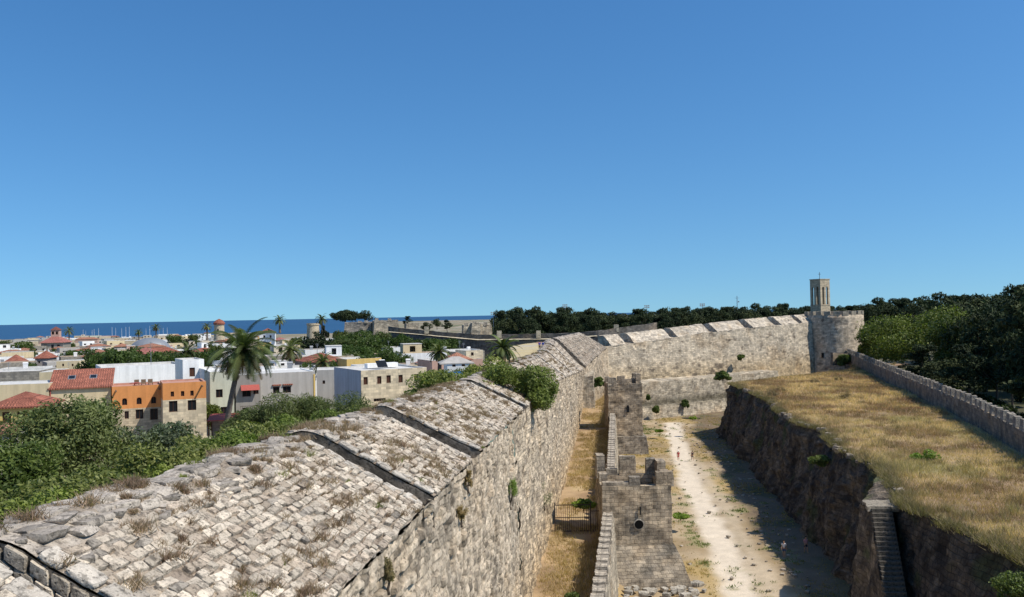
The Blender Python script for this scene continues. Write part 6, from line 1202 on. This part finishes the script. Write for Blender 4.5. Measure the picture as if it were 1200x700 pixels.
# ------------------------------------------------------------------ people
skin = plain('skin', (.45, .26, .17), .6)
def skinned(name, V, E, rad, mat, par, sub_=1):
    me = bpy.data.meshes.new(name); me.from_pydata([tuple(v) for v in V], E, []); o = bpy.data.objects.new(name, me); COL.objects.link(o); o.parent = par; me.materials.append(mat)
    md = o.modifiers.new('skin', 'SKIN'); md.use_smooth_shade = True
    for i, r_ in enumerate(rad): me.skin_vertices[0].data[i].radius = (r_ if np.isscalar(r_) else r_[0], r_ if np.isscalar(r_) else r_[1])
    me.skin_vertices[0].data[0].use_root = True
    s_ = o.modifiers.new('sub', 'SUBSURF'); s_.levels = sub_; s_.render_levels = sub_; return o
def person(label, loc, rz, shirt, legs, hair, step=.16, group=None, hat=None, dress=False, arm=(0, 0), H=1.72):
    root = empty('person', loc, rz, label, 'person', group); k = H/1.72; root.scale = (k, k, k); s = step
    V = [(0, 0, .93), (0, 0, 1.10), (0, 0, 1.32), (0, 0, 1.45), (0, .01, 1.52), (0, .02, 1.60), (0, .02, 1.68)]; E = [(0, 1), (1, 2), (2, 3), (3, 4), (4, 5), (5, 6)]; rd = [(.155, .11), (.13, .095), (.15, .10), (.09, .075), .052, (.078, .095), (.062, .07)]
    for sg, st_ in ((-1, s), (1, -s)):
        b = len(V); V += [(sg*.09, 0, .88), (sg*.10, st_*.55+.03, .48), (sg*.10, st_*1.0-.02, .09), (sg*.10, st_*1.0+.12, .04)]; E += [(0, b), (b, b+1), (b+1, b+2), (b+2, b+3)]; rd += [.085, .058, .04, .035]
        a = len(V); sw_ = -st_*.8; V += [(sg*.19, 0, 1.40), (sg*.235, sw_*.5-.02, 1.13), (sg*.25, sw_+.06, .89), (sg*.25, sw_+.09, .82)]; E += [(2, a), (a, a+1), (a+1, a+2), (a+2, a+3)]; rd += [.055, .042, .028, .026]
        for f_ in range(5):
            c = len(V); ox = (f_-1.5)*.019; ln = (.075, .085, .08, .065, .055)[f_]
            if f_ == 4: V += [(sg*.25-.03, sw_+.115, .835), (sg*.25-.035, sw_+.14, .80)]
            else: V += [(sg*.25, sw_+.09+ox, .775), (sg*.245, sw_+.10+ox, .775-ln)]
            E += [(a+3, c), (c, c+1)]; rd += [.010, .008]
    skinned('body', V, E, rd, skin, root, 2)
    skinned('shirt', [(0, 0, .96), (0, 0, 1.12), (0, 0, 1.33), (0, 0, 1.44), (-.19, 0, 1.40), (-.225, .01*0-s*.3, 1.22), (.19, 0, 1.40), (.225, s*.3, 1.22)], [(0, 1), (1, 2), (2, 3), (2, 4), (4, 5), (2, 6), (6, 7)], [(.168, .125), (.15, .115), (.17, .118), (.085, .075), .07, .06, .07, .06], shirt, root, 2)
    if dress: mb = MB(); mb.lathe([(.15, 1.0), (.2, .8), (.27, .5), (.25, .5), (.1, .9)], 16); mb.build('skirt', legs, root, smooth=True)
    else: skinned('shorts', [(0, 0, .98), (0, 0, .9), (-.09, 0, .85), (-.10, s*.45, .55), (.09, 0, .85), (.10, -s*.45, .55)], [(0, 1), (1, 2), (2, 3), (1, 4), (4, 5)], [(.165, .12), (.165, .12), .1, .085, .1, .085], legs, root, 2)
    mb = MB(); mb.lathe([(.02, 1.765), (.07, 1.75), (.098, 1.70), (.10, 1.64), (.085, 1.58), (.06, 1.575)], 14, (0, 0, 0), pi*.0+2.6-pi*0, 2.6+4.2); mb.build('hair', hair, root, smooth=True)
    mb = MB()
    for sg in (-1, 1): mb.lathe([(.001, 1.64), (.012, 1.632), (.001, 1.62)], 6, (sg*.03, .108, 0))
    mb.box((0, .104, 1.565), (.045, .01, .01)); mb.build('face_features', M['wood'], root)
    mb = MB(); mb.box((0, .125, 1.60), (.025, .04, .045), 0, .5)
    for sg in (-1, 1): mb.box((sg*.088, .01, 1.61), (.02, .035, .06))
    mb.build('nose_and_ears', skin, root)
    if hat: mb = MB(); mb.lathe([(.01, 1.80), (.08, 1.79), (.105, 1.72), (.11, 1.69), (.2, 1.68), (.2, 1.67), (.1, 1.675)], 16); mb.build('hat', hat, root, smooth=True)
    return root
cl = lambda n, c: plain('cloth_'+n, c, .9)
redc, whitec, bluec, purp, dkc, pinkc, jean = cl('red', (.5, .06, .06)), cl('white', (.75, .73, .7)), cl('blue', (.05, .1, .42)), cl('violet', (.10, .07, .32)), cl('dark', (.03, .03, .04)), cl('pink', (.6, .3, .3)), cl('jean', (.06, .09, .18))
hd, hb_ = plain('dark_hair', (.02, .014, .01)), plain('brown_hair', (.10, .06, .03))
def onfloor(u, v): d = ray(u, v); k = (.0-26)/d[2]; return CAM+d*k
p = onfloor(795, 540); person('person in a red top and white hat walking on the sunlit moat path', (p[0], p[1], 0), 2.9, redc, redc, hb_, hat=whitec)
p = onfloor(811.5, 540); person('person in dark clothes walking in the shade beside the moat path', (p[0], p[1], 0), .3, dkc, dkc, hd)
p = onfloor(919, 653); person('person in a white shirt and blue shorts standing in the moat shade', (p[0], p[1], 0), 2.7, whitec, jean, hb_)
p = onfloor(944.5, 648); person('person in a pink top walking in the moat shade close to the rock face', (p[0], p[1], 0), 3.4, pinkc, dkc, hd)
for u, lb, c1, c2, rz in ((639.5, 'person in a violet shirt standing on the wall walk, left of two', purp, dkc, .2), (643.5, 'person in a bright blue shirt standing on the wall walk, right of two', bluec, jean, -.4)):
    p = at(u-7, 415, 158); person(lb, (p[0], p[1], 19.3), rz, c1, c2, hd, .05)
# parasol roof behind the walkers
h, f = house('red_roof_hut', 'small hut with a low red roof behind the wall walk', 622, 406, 645, 196, 5, 15, 5, 'cream', [], 'hip', roofmat=M['tile2'], rh=.9)
for o in bpy.data.objects:
    for k in ('_w', '_h'):
        if k in o: del o[k]
